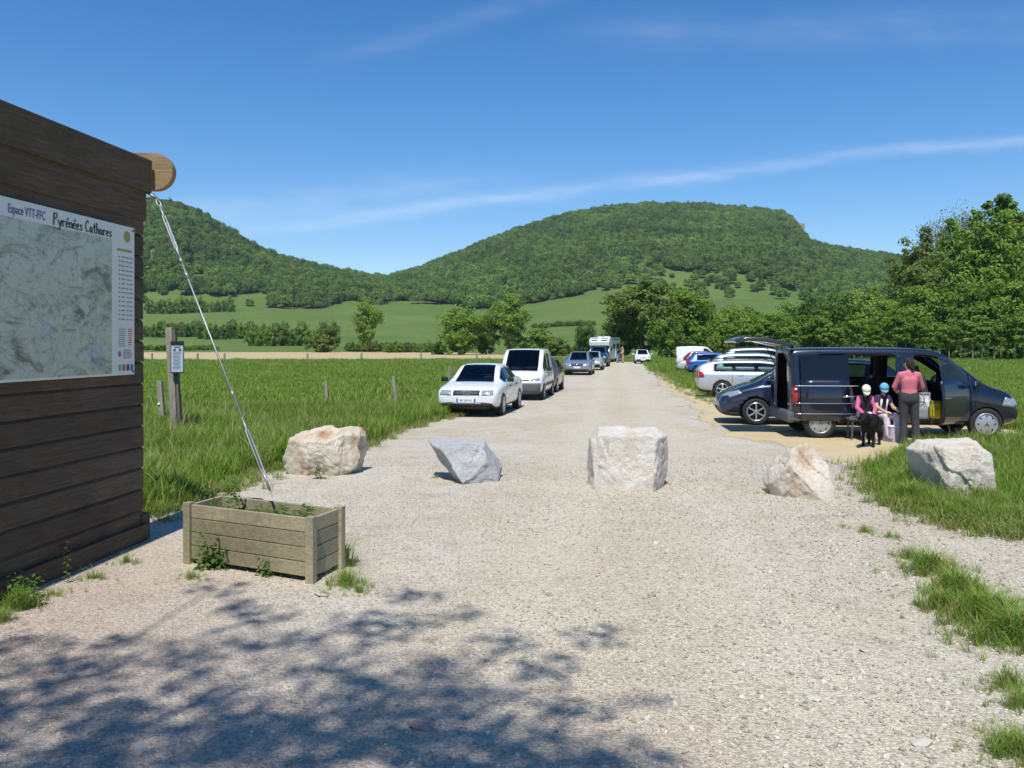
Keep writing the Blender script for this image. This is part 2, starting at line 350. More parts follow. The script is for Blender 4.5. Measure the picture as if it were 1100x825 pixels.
# ------------------------------------------------------------------ scattering for what nobody could count
def scatter(name, pts, protos, scale, rot, idx, kind='stuff'):
    pts = np.asarray(pts, dtype=np.float32); n = len(pts)
    me = bpy.data.meshes.new(name); me.vertices.add(n); me.vertices.foreach_set('co', pts.ravel())
    a = me.attributes.new('sc', 'FLOAT_VECTOR', 'POINT'); sc = np.asarray(scale, dtype=np.float32)
    if sc.ndim == 1: sc = np.repeat(sc[:, None], 3, 1)
    a.data.foreach_set('vector', sc.ravel().copy())
    a = me.attributes.new('ro', 'FLOAT_VECTOR', 'POINT'); a.data.foreach_set('vector', np.asarray(rot, dtype=np.float32).ravel())
    a = me.attributes.new('vi', 'INT', 'POINT'); a.data.foreach_set('value', np.asarray(idx, dtype=np.int32))
    me.update(); o = bpy.data.objects.new(name, me); COL.objects.link(o)
    c = bpy.data.collections.new(name+'_kinds')
    for p in protos: c.objects.link(p)
    ng = bpy.data.node_groups.new(name, 'GeometryNodeTree')
    ng.interface.new_socket('Geometry', in_out='INPUT', socket_type='NodeSocketGeometry'); ng.interface.new_socket('Geometry', in_out='OUTPUT', socket_type='NodeSocketGeometry')
    N, K = ng.nodes, ng.links; gi = N.new('NodeGroupInput'); go = N.new('NodeGroupOutput')
    ci = N.new('GeometryNodeCollectionInfo'); ci.inputs['Collection'].default_value = c; ci.inputs['Separate Children'].default_value = True; ci.inputs['Reset Children'].default_value = True
    ip = N.new('GeometryNodeInstanceOnPoints'); ip.inputs['Pick Instance'].default_value = True
    def at(nm, ty):
        q = N.new('GeometryNodeInputNamedAttribute'); q.data_type = ty; q.inputs['Name'].default_value = nm; return q.outputs[0]
    er = N.new('FunctionNodeEulerToRotation'); K.new(at('ro', 'FLOAT_VECTOR'), er.inputs[0])
    K.new(gi.outputs[0], ip.inputs['Points']); K.new(ci.outputs[0], ip.inputs['Instance']); K.new(at('vi', 'INT'), ip.inputs['Instance Index'])
    K.new(er.outputs[0], ip.inputs['Rotation']); K.new(at('sc', 'FLOAT_VECTOR'), ip.inputs['Scale']); K.new(ip.outputs[0], go.inputs[0])
    m = o.modifiers.new('scatter', 'NODES'); m.node_group = ng
    o['kind'] = kind; return o
def proto(name, me, mat):
    o = bpy.data.objects.new(name, me); me.materials.append(mat); return o
def quads_mesh(name, C, Nn, size, aspect=1.0, shape='quad'):
    n = len(C); up = rng.normal(size=(n, 3)); T = np.cross(Nn, up); T /= np.linalg.norm(T, axis=1)[:, None]+1e-9; B = np.cross(Nn, T)
    s = size[:, None]
    if shape == 'hex':
        ang = [0, 60, 120, 180, 240, 300]; V = np.stack([C + s*(math.cos(R(a))*T + aspect*math.sin(R(a))*B)*(1.0 if a % 180 == 0 else 0.75) for a in ang], 1); k = 6
    else:
        V = np.stack([C + s*T, C + s*aspect*B*0.8, C - s*T, C - s*aspect*B*0.8], 1); k = 4
    me = bpy.data.meshes.new(name); me.vertices.add(n*k); me.vertices.foreach_set('co', V.astype(np.float32).ravel())
    me.loops.add(n*k); me.loops.foreach_set('vertex_index', np.arange(n*k, dtype=np.int32)); me.polygons.add(n)
    me.polygons.foreach_set('loop_start', np.arange(0, n*k, k, dtype=np.int32)); me.update(calc_edges=True); return me

# ------------------------------------------------------------------ terrain: flat meadow, rising fields, two wooded hills
SKX = [-900, -300, 100, 155, 190, 220, 265, 300, 340, 372, 396, 415, 440, 480, 520, 560, 610, 650, 700, 760, 820, 842, 852, 862, 872, 900, 945, 980, 1100, 1500, 2200]
SKY_ = [330, 262, 217, 220, 224, 238, 264, 281, 292, 298, 302, 303, 297, 282, 265, 250, 234, 227, 223, 225, 229, 234, 241, 256, 266, 272, 278, 285, 300, 320, 345]
EDX = [-900, 100, 155, 330, 420, 500, 560, 620, 680, 720, 800, 850, 900, 1000, 1500]
EDY = [345, 330, 333, 332, 328, 330, 326, 316, 312, 322, 320, 322, 332, 345, 350]
R_EDGE = 560.0
def px_of(x, y):
    th = np.arctan2(x, y); th = np.clip(th, -R(62), R(62)); return 550+F*np.tan(th), np.abs(th)
def rsky(px): return np.interp(px, [-900, 380, 450, 2200], [850, 850, 1080, 1080])
def terrain(x, y):
    x = np.asarray(x, float); y = np.asarray(y, float); r = np.hypot(x, y); px, ath = px_of(x, y); cs = np.cos(ath)
    ye = np.interp(px, EDX, EDY); ys = np.interp(px, SKX, SKY_); Rs = rsky(px)
    ze = EYE+(HZ-ye)/F*R_EDGE*cs; zs = EYE+(HZ-ys)/F*Rs*cs
    t1 = np.clip((r-200)/(R_EDGE-200), 0, 1); low = 0.3*np.clip((r-110)/90, 0, 1)+(ze-0.3)*(t1**1.35)
    t2 = np.clip((r-R_EDGE)/(Rs-R_EDGE), 0, 1); hill = ze+(zs-ze)*(t2*(1.32-0.32*t2))
    z = np.where(r < R_EDGE, low, hill); over = np.clip(r-Rs, 0, None); z = z-np.minimum(over*0.02+over**2*0.0012, zs*0.85)
    nz = np.sin(x*0.021+1.3)*np.cos(y*0.017)+0.5*np.sin(x*0.05+y*0.043)
    z = z+nz*np.clip((r-250)/350, 0, 1)*1.2*np.clip(1.5-t2, 0.1, 1)
    back = np.clip((np.arctan2(np.abs(x), y)-R(62))/R(40), 0, 1)
    return z*(1-back)
rad = np.concatenate([[0.0], np.linspace(4, 100, 25), np.linspace(115, 560, 42), np.linspace(575, 1200, 60), np.geomspace(1260, 6000, 14)])
ang = np.concatenate([np.linspace(-62, 62, 250), np.linspace(62, 298, 60)[1:-1]])
vs = [(0, 0, 0)]; nA = len(ang)
A2 = np.radians(ang); X2 = np.outer(rad[1:], np.sin(A2)); Y2 = np.outer(rad[1:], np.cos(A2)); Z2 = terrain(X2, Y2)
vs += list(zip(X2.ravel(), Y2.ravel(), Z2.ravel())); fs = [(0, 1+(k+1) % nA, 1+k) for k in range(nA)]
for i in range(len(rad)-2):
    a = 1+i*nA
    for k in range(nA): fs.append((a+k, a+(k+1) % nA, a+nA+(k+1) % nA, a+nA+k))
tag(link('ground', meshd('ground', vs, fs, True), M['ground']), kind='structure')

def fringe(poly, step=0.25, amp=0.12, seed=0.0):
    out = []
    for i, p in enumerate(poly):
        p = Vector((*p[:2], 0)); q = Vector((*poly[(i+1) % len(poly)][:2], 0)); n = max(1, int((q-p).length/step)); d = (q-p).normalized(); nn = Vector((-d.y, d.x, 0))
        for k in range(n):
            c = p.lerp(q, k/n); s = min(1, (c.length/20+0.25)); a = amp*s*3
            out.append(c+nn*a*(noise.noise((c.x*1.1+seed, c.y*1.1, 1))+0.5*noise.noise((c.x*4+seed, c.y*4, 5))))
    return out
def sheet(name, poly, z, mat, step=0.25, amp=0.12, kind='structure', seed=0.0):
    pts = fringe(poly, step, amp, seed); bm = bmesh.new(); vv = [bm.verts.new((p.x, p.y, z)) for p in pts]
    f = bm.faces.new(vv); bmesh.ops.triangulate(bm, faces=[f], ngon_method='EAR_CLIP')
    for f in bm.faces:
        if f.normal.z < 0: f.normal_flip()
    me = bpy.data.meshes.new(name); bm.to_mesh(me); bm.free(); return tag(link(name, me, mat), kind=kind)
def inpoly(poly, x, y):
    x = np.asarray(x); y = np.asarray(y); r = np.zeros(x.shape, bool); n = len(poly)
    for i in range(n):
        x0, y0 = poly[i][0], poly[i][1]; x1, y1 = poly[(i+1) % n][0], poly[(i+1) % n][1]
        c = ((y0 > y) != (y1 > y)) & (x < (x1-x0)*(y-y0)/((y1-y0) if y1 != y0 else 1e-9)+x0); r ^= c
    return r
g = lambda a, b: tuple(G(a, b)[:2])
ROAD_L = [(-9, 9.3), g(150, 556), g(190, 543), g(228, 527), g(262, 510), g(300, 500), g(345, 489), g(390, 480), g(415, 466), g(445, 456), g(478, 448.5), (-1.75, 23.6), (-0.6, 29), (0.55, 38), (3.2, 55), (5.6, 68), (7.9, 84), (10.2, 96)]
ROAD_R = [(14.8, 97), g(693, 390.5), g(700, 397), g(706, 402), g(722, 411), g(742, 424), g(775, 437), g(800, 450), g(825, 465), g(880, 480), g(930, 499), g(938, 520), g(965, 545), g(1040, 566), g(1110, 577), (14, 8.2), (14, -7), (-9, -7)]
ROAD = ROAD_L+ROAD_R
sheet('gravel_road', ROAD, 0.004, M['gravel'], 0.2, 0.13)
DIRT = [g(703, 398.5), g(716, 404), g(740, 416), g(765, 426), g(800, 430), (9.6, 29), (8.6, 23.0), (11.5, 19.5), (11.0, 17.3), g(985, 482), g(960, 497), g(935, 507), g(880, 495), g(830, 478), g(782, 467), g(757, 449), g(735, 430), g(712, 414)]
def patchy(name, poly, z, mat, cell=.06, amp=.5):
    xs = [p[0] for p in poly]; ys = [p[1] for p in poly]; X = np.arange(min(xs)-1, max(xs)+1, cell); Y = np.arange(min(ys)-1, max(ys)+1, cell); XX, YY = np.meshgrid(X, Y)
    dist = np.full(XX.shape, 1e9)
    for i in range(len(poly)):
        ax, ay = poly[i]; bx, by = poly[(i+1) % len(poly)]; L2 = (bx-ax)**2+(by-ay)**2; t = np.clip(((XX-ax)*(bx-ax)+(YY-ay)*(by-ay))/L2, 0, 1); dist = np.minimum(dist, np.hypot(XX-ax-t*(bx-ax), YY-ay-t*(by-ay)))
    sd = np.where(inpoly(poly, XX, YY), dist, -dist); near = np.abs(sd) < amp*1.6; nz = np.zeros(XX.shape)
    for j, i in zip(*np.nonzero(near)): nz[j, i] = noise.noise((X[i]*.9, Y[j]*.5, 3))+.6*noise.noise((X[i]*3, Y[j]*2, 7))+.45*noise.noise((X[i]*9, Y[j]*7, 9))
    ins = sd+nz*amp > 0; v = []; f = []; idx = {}
    def V(i, j):
        if (i, j) not in idx: idx[i, j] = len(v); v.append((X[0]+i*cell-cell/2+random.uniform(-.3, .3)*cell, Y[0]+j*cell-cell/2+random.uniform(-.3, .3)*cell, z))
        return idx[i, j]
    for j, i in zip(*np.nonzero(ins)): f.append((V(i, j), V(i+1, j), V(i+1, j+1), V(i, j+1)))
    return tag(link(name, meshd(name, v, f), mat), kind='structure')
patchy('dirt_track', DIRT, 0.008, M['dirt'])
PATH = [(4.2, 8.75), (5.4, 8.75), (7, 8.45), (13.9, 8.2), (13.9, 6.3), (6.5, 6.5), (5.0, 7.4), (4.3, 8.0)]
0 and sheet('gravel_path', PATH, 0.012, M['path'], 0.2, 0.1, seed=8)
FIELD = [(-150, 165), (-60, 97), (-10, 97), (4, 105), (2, 118), (-12, 175), (-70, 185), (-150, 200)]
# the ploughed strip lies on ground that is still level there
def draped(name, poly, dz, mat, n=46):
    xs = [p[0] for p in poly]; ys = [p[1] for p in poly]; X = np.linspace(min(xs), max(xs), n*2); Y = np.linspace(min(ys), max(ys), n); v = []; idx = {}; f = []
    XX, YY = np.meshgrid(X, Y); ins = inpoly(poly, XX, YY); ZZ = terrain(XX, YY)+dz
    for j in range(n):
        for i in range(2*n): idx[i, j] = len(v); v.append((XX[j, i], YY[j, i], ZZ[j, i]))
    for j in range(n-1):
        for i in range(2*n-1):
            if ins[j, i] and ins[j+1, i+1]: f.append((idx[i, j], idx[i+1, j], idx[i+1, j+1], idx[i, j+1]))
    return tag(link(name, meshd(name, v, f, True), mat), kind='structure')
STRIP = [(XA(60, 99), 99), (XA(550, 108), 108), (XA(585, 116), 116), (XA(560, 150), 150), (XA(470, 190), 190), (XA(60, 175), 175)]
draped('ploughed_field', STRIP, 0.06, M['tilled'], 70)

# ------------------------------------------------------------------ wood on the hills (one far mass)
def far_crown(nm, n=540, rx=3.6, rz=3.6):
    d = rng.normal(size=(n, 3)); d /= np.linalg.norm(d, axis=1)[:, None]; d[:, 2] = np.abs(d[:, 2])*1.0-0.25*rng.random(n)
    rr = 0.62+0.42*rng.random(n)
    lob = 1+0.22*np.sin(d[:, 0]*4+rng.random()*6)*np.cos(d[:, 1]*4+rng.random()*6)
    C = d*(rr*lob)[:, None]*np.array([rx, rx, rz]); C[:, 2] += 3.2
    Nn = d+rng.normal(size=(n, 3))*0.4; Nn /= np.linalg.norm(Nn, axis=1)[:, None]
    return proto(nm, quads_mesh(nm, C, Nn, 0.36+0.32*rng.random(n), 0.9, 'hex'), L['forest'])
fc = [far_crown('far_crown') for _ in range(3)]+[far_crown('far_crown', 260, 2.5, 4.4), far_crown('far_crown', 200, 2.2, 2.4)]
pts = []
N0 = 70000
pxr = rng.uniform(-140, 1190, N0); rr = np.sqrt(rng.uniform(540**2, 1130**2, N0))
th = np.arctan((pxr-550)/F); X = rr*np.sin(th); Y = rr*np.cos(th); Rs = rsky(pxr)
zz = terrain(X, Y); ypx = HZ-(zz-EYE)/(rr*np.cos(th))*F
keep = rr < Rs+18
edge = R_EDGE+np.array([noise.noise((a*0.03, 0.3, 0))*40 for a in pxr])
keep &= rr > edge
nz = np.array([noise.noise((x*0.012, y*0.012, 0.7)) for x, y in zip(X, Y)])
clear = (pxr > 640) & (pxr < 905) & (ypx > 297+nz*14) & (ypx < 322)            # pasture on the slope of the big hill
keep &= ~(clear & (rng.random(N0) > 0.30))
clear2 = (pxr > 150) & (pxr < 290) & (ypx > 318+nz*8)
keep &= ~(clear2 & (rng.random(N0) > 0.12))
keep &= rng.random(N0) < 0.50+0.34*nz
X, Y, zz = X[keep], Y[keep], zz[keep]; n = len(X)
sz = (0.60+0.75*rng.random(n)**1.5)*(1+0.2*nz[keep])
scatter('hillside_forest', np.stack([X, Y, zz-0.6], 1), fc, np.stack([sz, sz, sz*(0.85+0.4*rng.random(n))], 1), np.stack([np.zeros(n), np.zeros(n), rng.random(n)*6.28], 1), rng.choice(5, n, p=[.28, .28, .26, .12, .06]))
print('far crowns', n)
# pale cliff of the plateau and a rock scar lower down
def boulder_mesh(planes, seed, sub=5, rough=0.03, fine=0.012, c=(0, 0, 0), facet=0):
    bm = bmesh.new(); bmesh.ops.create_icosphere(bm, subdivisions=sub, radius=1.0)
    for v in bm.verts:
        d = v.co.normalized(); r = 9
        for nrm, h in planes:
            k = d.dot(nrm)
            if k > 1e-3: r = min(r, h/k)
        p = d*r
        if facet:
            f = noise.voronoi(p*facet+Vector((seed, seed*.3, 0)))[1][0]; q = Vector((noise.noise(f*7.1+Vector((1, 0, 0))), noise.noise(f*7.1+Vector((0, 5, 0))), noise.noise(f*7.1+Vector((0, 0, 9))))).normalized(); r += .13*q.dot(p-(f-Vector((seed, seed*.3, 0)))/facet)*min(1, facet*.3)
            cr = abs(noise.fractal((p.x*1.6+seed, p.y*1.6, p.z*.7+seed), 1.0, 2.0, 3)); r -= .016*max(0, 1-cr/.035)
        r += rough*noise.fractal((p.x*2.3+seed, p.y*2.3, p.z*2.3), 1.0, 2.0, 5)+fine*noise.fractal((p.x*11+seed, p.y*11, p.z*11), 1.0, 2.0, 4)-rough*0.8*max(0, noise.noise((p.x*1.7-seed, p.y*5, p.z*1.7))-0.25)
        v.co = d*r+Vector(c)
    me = bpy.data.meshes.new('boulder'); bm.to_mesh(me); bm.free(); me.polygons.foreach_set('use_smooth', [True]*len(me.polygons)); return me
def rockmat(name, cols, stain, st=0.5):
    t = NT(name); n = t.noise(2.2, 8, 0.65); n2 = t.noise(1.1, 5, 0.6, t.mapping((2.2, 2.2, 0.7), rot=(0.3, 0.4, 0.2))); f = t.noise(28, 6, 0.75)
    c = t.mix(t.ramp(n, [(0.3, 0.0), (0.7, 1.0)]), cols[0], cols[1]); c = t.mix(t.math('MULTIPLY', t.ramp(n2, [(0.48, 0.0), (0.68, 1.0)]), st), c, stain)
    c = t.mix(0.45, c, t.ramp(f, [(0.3, 0.65), (0.7, 1.2)]), 'MULTIPLY')
    w_ = t.n.new('ShaderNodeTexNoise'); w_.noise_type = 'RIDGED_MULTIFRACTAL' if hasattr(w_, 'noise_type') else w_.noise_type
    w_.inputs['Scale'].default_value = 2.0; w_.inputs['Detail'].default_value = 8; t.l.new(t.mapping((1, 1, 1.8), rot=(0.2, 0.6, 0)), w_.inputs['Vector'])
    return t.set(c, 0.9, t.bump(t.math('ADD', f, t.math('ADD', t.math('MULTIPLY', n, 2.0), t.math('MULTIPLY', w_.outputs[0], 0.35))), 0.03, 0.9), Specular_IOR_Level=0.15)
M['cliff'] = rockmat('cliff_rock', [(0.24, 0.20, 0.15), (0.36, 0.31, 0.24)], (0.12, 0.10, 0.08))
for px, pw, ph, rr_, lab in ((858, 9, 12, 1030, 'pale limestone cliff at the right end of the plateau hilltop'), (731, 13, 3, 690, 'low pale rock scar across the pasture of the big hill')):
    d = rr_/math.sqrt(1+((px-550)/F)**2); x = XA(px, d); z = float(terrain(x, d)); W = pw/F*d; H = ph/F*d
    pl = [(Vector((math.cos(a)*1.0, -0.2+math.sin(a)*0.1, math.sin(a))).normalized(), 1.0+0.15*math.sin(a*3)) for a in np.linspace(0, 2*math.pi, 9)[:-1]]+[(Vector((0, -1, 0.2)).normalized(), 0.8), (Vector((0, 1, 0)), 0.9)]
    me = boulder_mesh(pl, px, 4, 0.22, 0.08)
    o = link('rock_outcrop', me, M['cliff'], loc=(x, d-3, z+H*0.35)); o.scale = (W/2, 5, H/2*1.3)
    tag(o, lab, 'rock outcrop')

# ------------------------------------------------------------------ trees
def limb(mb, p, q, r0, r1, n=6, bend=0.1):
    p, q = Vector(p), Vector(q); m = p.lerp(q, 0.5)+Vector((random.uniform(-1, 1), random.uniform(-1, 1), random.uniform(-.3, .6)))*bend*(q-p).length
    mb.tube([p, m, q], [r0, (r0+r1)/2, r1], n)
def tree_meshes(nm, H, crown, trunk_r, nclump, nleaf, leaf, fork=0.35, nlimb=7, clump=None):
    """crown: list of (cx,cy,cz,rx,ry,rz) ellipsoids; returns trunk mesh and crown mesh"""
    mb = MB(); topz = H*0.85; zs = [0, H*0.12, H*0.35, H*0.6, topz]; off = [(0, 0)]+[(random.uniform(-.02, .02)*H, random.uniform(-.02, .02)*H) for _ in range(4)]
    mb.tube([(o[0], o[1], z) for o, z in zip(off, zs)], [trunk_r*1.5, trunk_r, trunk_r*.8, trunk_r*.5, trunk_r*.12], 8)
    vol = np.array([c[3]*c[4]*c[5] for c in crown]); vol = vol/vol.sum(); C = []; Nn = []; cs = []
    for k in range(nclump):
        c = crown[rng.choice(len(crown), p=vol)]; d = rng.normal(size=3); d /= np.linalg.norm(d); r = rng.random()**0.42
        cc = np.array(c[:3])+d*r*np.array(c[3:]); cs.append(cc); rc = (clump or min(c[3:])*0.34)*(0.7+0.6*rng.random())
        m = max(3, int(nleaf/nclump)); e = rng.normal(size=(m, 3)); e /= np.linalg.norm(e, axis=1)[:, None]; q = e*(rng.random(m)**0.5)[:, None]*rc*np.array([1.15, 1.15, 0.75])
        C.append(cc+q); nn = e*0.6+d*0.5+np.array([0, 0, 0.55])+rng.normal(size=(m, 3))*0.6; Nn.append(nn/np.linalg.norm(nn, axis=1)[:, None])
    for k in range(nlimb):
        cc = cs[k*len(cs)//nlimb]; z0 = H*(fork+0.35*k/nlimb); z0 = min(z0, cc[2]*0.85 if cc[2] > 0.5 else z0); limb(mb, (0, 0, z0), tuple(cc), trunk_r*0.4, trunk_r*0.08)
    C = np.concatenate(C); Nn = np.concatenate(Nn); n = len(C); ok = C[:, 2] > 0.05
    return mb.mesh(nm+'_trunk'), quads_mesh(nm+'_crown', C[ok], Nn[ok], (leaf*(0.6+0.8*rng.random(n)))[ok], 0.8, 'quad')
def make_kind(nm, H, crown, *a, **k): return tree_meshes(nm, H, crown, *a, **k)
KINDS = {
 'broad': make_kind('broad', 10, [(0, 0, 6.3, 3.4, 3.4, 3.2), (-1.6, .6, 4.6, 2.3, 2.3, 2.0), (1.7, -.5, 5.0, 2.3, 2.3, 2.2), (.3, .2, 8.4, 1.8, 1.8, 1.5), (.3, -.4, 2.6, 2.3, 2.3, 1.8)], .22, 125, 8500, .20),
 'round': make_kind('round', 9, [(0, 0, 5.2, 3.6, 3.6, 3.4), (1.2, 0.4, 3.0, 2.7, 2.7, 2.0), (-1.4, -.3, 3.2, 2.6, 2.6, 2.1), (.2, .1, 1.6, 3.0, 3.0, 1.5)], .22, 120, 8500, .20),
 'tall': make_kind('tall', 20, [(0, 0, 11, 4.0, 4.0, 5.5), (1.2, 0, 15.4, 2.6, 2.6, 3.4), (-1.4, .6, 8.0, 3.6, 3.6, 3.8), (.2, -.4, 18.2, 1.4, 1.4, 1.8), (1.6, -1, 6, 3.2, 3.2, 3.2)], .34, 150, 9500, .27),
 'spire': make_kind('spire', 20, [(0, 0, 6.5, 3.6, 3.6, 4.0), (.2, 0, 11.0, 2.9, 2.9, 3.6), (-.2, .2, 15.0, 2.0, 2.0, 3.2), (-.2, .2, 15.5, 1.7, 1.7, 3.0), (0, 0, 18.2, 1.0, 1.0, 1.8), (0, 0, 18.2, .8, .8, 1.8), (0, 0, 17.5, 1.2, 1.2, 1.8)], .32, 190, 11000, .25, clump=.8),
 'young': make_kind('young', 8, [(0, 0, 5.6, 1.7, 1.7, 2.1), (.5, .2, 4.0, 1.5, 1.5, 1.5), (-.6, 0, 4.6, 1.4, 1.4, 1.5), (0, 0, 7.2, .8, .8, .9)], .085, 55, 3000, .17, fork=.28),
 'sparse': make_kind('sparse', 18, [(0, 0, 12, 3.4, 3.4, 4.6), (1.5, 0, 15, 2.2, 2.2, 2.6), (-1.6, 0, 14, 2.0, 2.0, 2.6)], .22, 190, 5200, .11, nlimb=60, clump=.9),
 'shrub': make_kind('shrub', 3, [(0, 0, 1.3, 1.7, 1.5, 1.3), (.9, .2, .9, 1.3, 1.3, .9), (-.9, 0, 1.0, 1.2, 1.2, 1.0)], .06, 50, 2600, .13, fork=.1),
}
def plant_tree(kind, leaf, px, r, top, label, cat='tree', group=None, name=None, wide=1.0, ybase=None, bark='bark'):
    """stands on the terrain at bearing px and distance r, as tall as its top row asks"""
    d = r/math.sqrt(1+((px-550)/F)**2); x = XA(px, d); z = float(terrain(x, d)); h = EYE+(HZ-top)/F*d-z
    H0 = {'broad': 10, 'round': 8.8, 'tall': 20, 'spire': 20, 'young': 8, 'sparse': 18, 'shrub': 2.7}[kind]; s = h/H0
    root = empty(name or {'broad': 'broadleaf_tree', 'round': 'round_tree', 'tall': 'tall_tree', 'spire': 'conical_tree', 'young': 'young_tree', 'sparse': 'bare_tree', 'shrub': 'shrub'}[kind], (x, d, z-0.05), random.uniform(0, 6.28), label, cat, group)
    root.scale = (s*wide, s*wide, s)
    key = (kind, leaf)
    if key not in CR:
        t, c = KINDS[kind]; c2 = c.copy(); c2.materials.append(L[leaf]); t2 = t.copy(); t2.materials.append(M[bark]); CR[key] = (t2, c2)
    t, c = CR[key]; link('trunk' if kind != 'shrub' else 'stem', t, None, root); link('crown', c, None, root); return root
CR = {}
def zt(px, r): d = r/math.sqrt(1+((px-550)/F)**2); return float(terrain(XA(px, d), d))
# around the far end of the road
plant_tree('broad', 'olive', 690, 122, 298, 'olive brown broadleaf tree rising above the far end of the gravel road', wide=1.25)
plant_tree('round', 'olive', 668, 124, 333, 'low olive tree directly behind the white motorhome', wide=1.1)
plant_tree('broad', 'bright', 737, 128, 306, 'bright green tree just right of the olive one at the road end')
plant_tree('round', 'mid', 716, 118, 335, 'mid green bushy tree behind the oncoming white car', wide=1.0)
plant_tree('round', 'mid', 768, 134, 330, 'rounded tree behind the white van of the right hand row')
plant_tree('round', 'dark', 630, 150, 345, 'small dark round tree left of the motorhome', wide=.8)
plant_tree('broad', 'mid', 547, 150, 313, 'tall dark green tree in the meadow above the small white van', wide=.85)
plant_tree('round', 'bright', 494, 148, 327, 'bright green round tree standing left of the taller dark one', wide=1.05)
plant_tree('round', 'dark', 522, 152, 335, 'dark bushy tree filling the gap between two meadow trees', wide=.8)
plant_tree('shrub', 'mid', 575, 150, 352, 'wide shrub at the foot of the tall dark meadow tree', 'shrub', wide=1.2)
plant_tree('shrub', 'dark', 470, 150, 366, 'low dark shrub at the left foot of the bright meadow tree', 'shrub')
plant_tree('shrub', 'olive', 600, 142, 362, 'pale olive shrub at the field edge right of the meadow trees', 'shrub', wide=1.2)
plant_tree('broad', 'mid', 395, 185, 320, 'lone leafy tree with ivy dark lower half in the left meadow', wide=.72)
plant_tree('round', 'olive', 352, 190, 343, 'olive shrubby tree left of the lone leafy meadow tree', wide=.9)
plant_tree('shrub', 'olive', 345, 184, 358, 'brownish low bush in front of the olive meadow tree', 'shrub', wide=1.3)
# hedges in the left fields
hedge = 'shrubs of the hedge lines in the left fields'
hl = [((150, 345), (215, 352), 300, 14), ((215, 353), (285, 366), 285, 18), ((270, 362), (345, 374), 240, 20), ((155, 371), (236, 374), 215, 5), ((375, 372), (470, 376), 200, 9), ((415, 374), (468, 377), 180, 8), ((575, 352), (640, 347), 330, 5), ((160, 331), (250, 335), 520, 14), ((590, 372), (655, 376), 160, 8)]
for (ax, ay), (bx, by), r_, hp in hl:
    k = 0; px = ax
    while px < bx:
        t = (px-ax)/(bx-ax); top = HZ-(zt(px, r_)-EYE)/(r_/math.sqrt(1+((px-550)/F)**2))*F-hp*random.uniform(.85, 1.45)
        plant_tree('shrub', random.choice(['mid', 'dark', 'mid', 'olive']), px, r_+random.uniform(-3, 3), top, 'shrub in the hedge lines dividing the green fields below the hills', 'shrub', hedge, wide=max(.55, random.uniform(.7, 1.0)*8/hp))
        px += max(4.5, hp*0.5)*random.uniform(.8, 1.1)
# scattered trees on the pasture of the big hill
for _ in range(34):
    px = random.uniform(660, 900); r_ = random.uniform(575, 680); d = r_/math.sqrt(1+((px-550)/F)**2)
    top = HZ-(zt(px, r_)-EYE)/d*F-random.uniform(5, 10)
    plant_tree('round', random.choice(['mid', 'dark', 'mid']), px, r_, top, 'small tree scattered on the pale pasture of the big hill', 'tree', 'trees on the hill pasture')
# wood on the right: young front row with pale trunks, taller trees behind
front = 'young pale stemmed trees along the edge of the right hand wood'
for px in list(np.arange(778, 1130, 11.5)):
    px += random.uniform(-3, 3)
    plant_tree('young', random.choice(['mid', 'mid', 'bright']), px, random.uniform(112, 120), random.uniform(330, 346), 'slender young tree with pale trunk on the edge of the right wood', 'tree', front, wide=random.uniform(.9, 1.2), bark='palebark')
under = 'bushes under the right hand wood'
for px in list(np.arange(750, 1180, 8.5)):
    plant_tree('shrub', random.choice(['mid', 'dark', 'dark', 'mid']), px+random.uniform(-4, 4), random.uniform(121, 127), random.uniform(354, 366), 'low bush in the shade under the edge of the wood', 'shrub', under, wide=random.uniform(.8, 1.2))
mass = 'trees of the second row of the right hand wood'
for i, px in enumerate(np.arange(785, 1190, 13)):
    top = np.interp(px, [785, 830, 870, 905, 950, 1000, 1190], [333, 330, 322, 312, 318, 300, 300])+random.uniform(-7, 9)
    plant_tree(random.choice(['round', 'broad']), random.choice(['mid', 'dark', 'mid', 'bright']), px+random.uniform(-4, 4), random.uniform(126, 138), top, 'leafy tree of the dense second row of the right hand wood', 'tree', mass, wide=random.uniform(.8, 1.05))
mass2 = 'tall trees at the back of the right hand wood'
for px, top, lf, kd in ((972, 264, 'olive', 'tall'), (993, 240, 'olive', 'tall'), (1020, 231, 'bright', 'tall'), (1046, 221, 'mid', 'tall'), (1062, 212, 'bright', 'tall'), (1088, 212, 'mid', 'tall'), (905, 318, 'bright', 'broad'), (940, 306, 'bright', 'tall'), (962, 292, 'olive', 'tall'), (978, 272, 'olive', 'tall'), (1000, 262, 'mid', 'tall'), (1022, 268, 'olive', 'tall'), (1050, 262, 'bright', 'tall'), (1030, 246, 'mid', 'tall'), (1066, 236, 'bright', 'tall'), (1098, 224, 'mid', 'tall'), (1120, 230, 'olive', 'tall'), (1150, 240, 'mid', 'tall'), (1095, 270, 'mid', 'tall'), (1075, 290, 'mid', 'tall'), (1180, 225, 'mid', 'tall')):
    plant_tree(kd, lf, px, random.uniform(134, 148), top, 'tall broadleaf tree in the back of the right hand wood', 'tree', mass2, wide=random.uniform(.78, 1.0))
plant_tree('sparse', 'grey', 1008, 150, 222, 'greyish thin crowned tree standing out against the sky left of the tallest tree', wide=.9, bark='palebark')
plant_tree('sparse', 'grey', 1038, 152, 211, 'greyish see-through tree top directly left of the tallest dark tree', wide=.9, bark='palebark')
plant_tree('spire', 'dark', 1078, 146, 203, 'tallest dark green pointed tree of the right hand wood', wide=1.0)

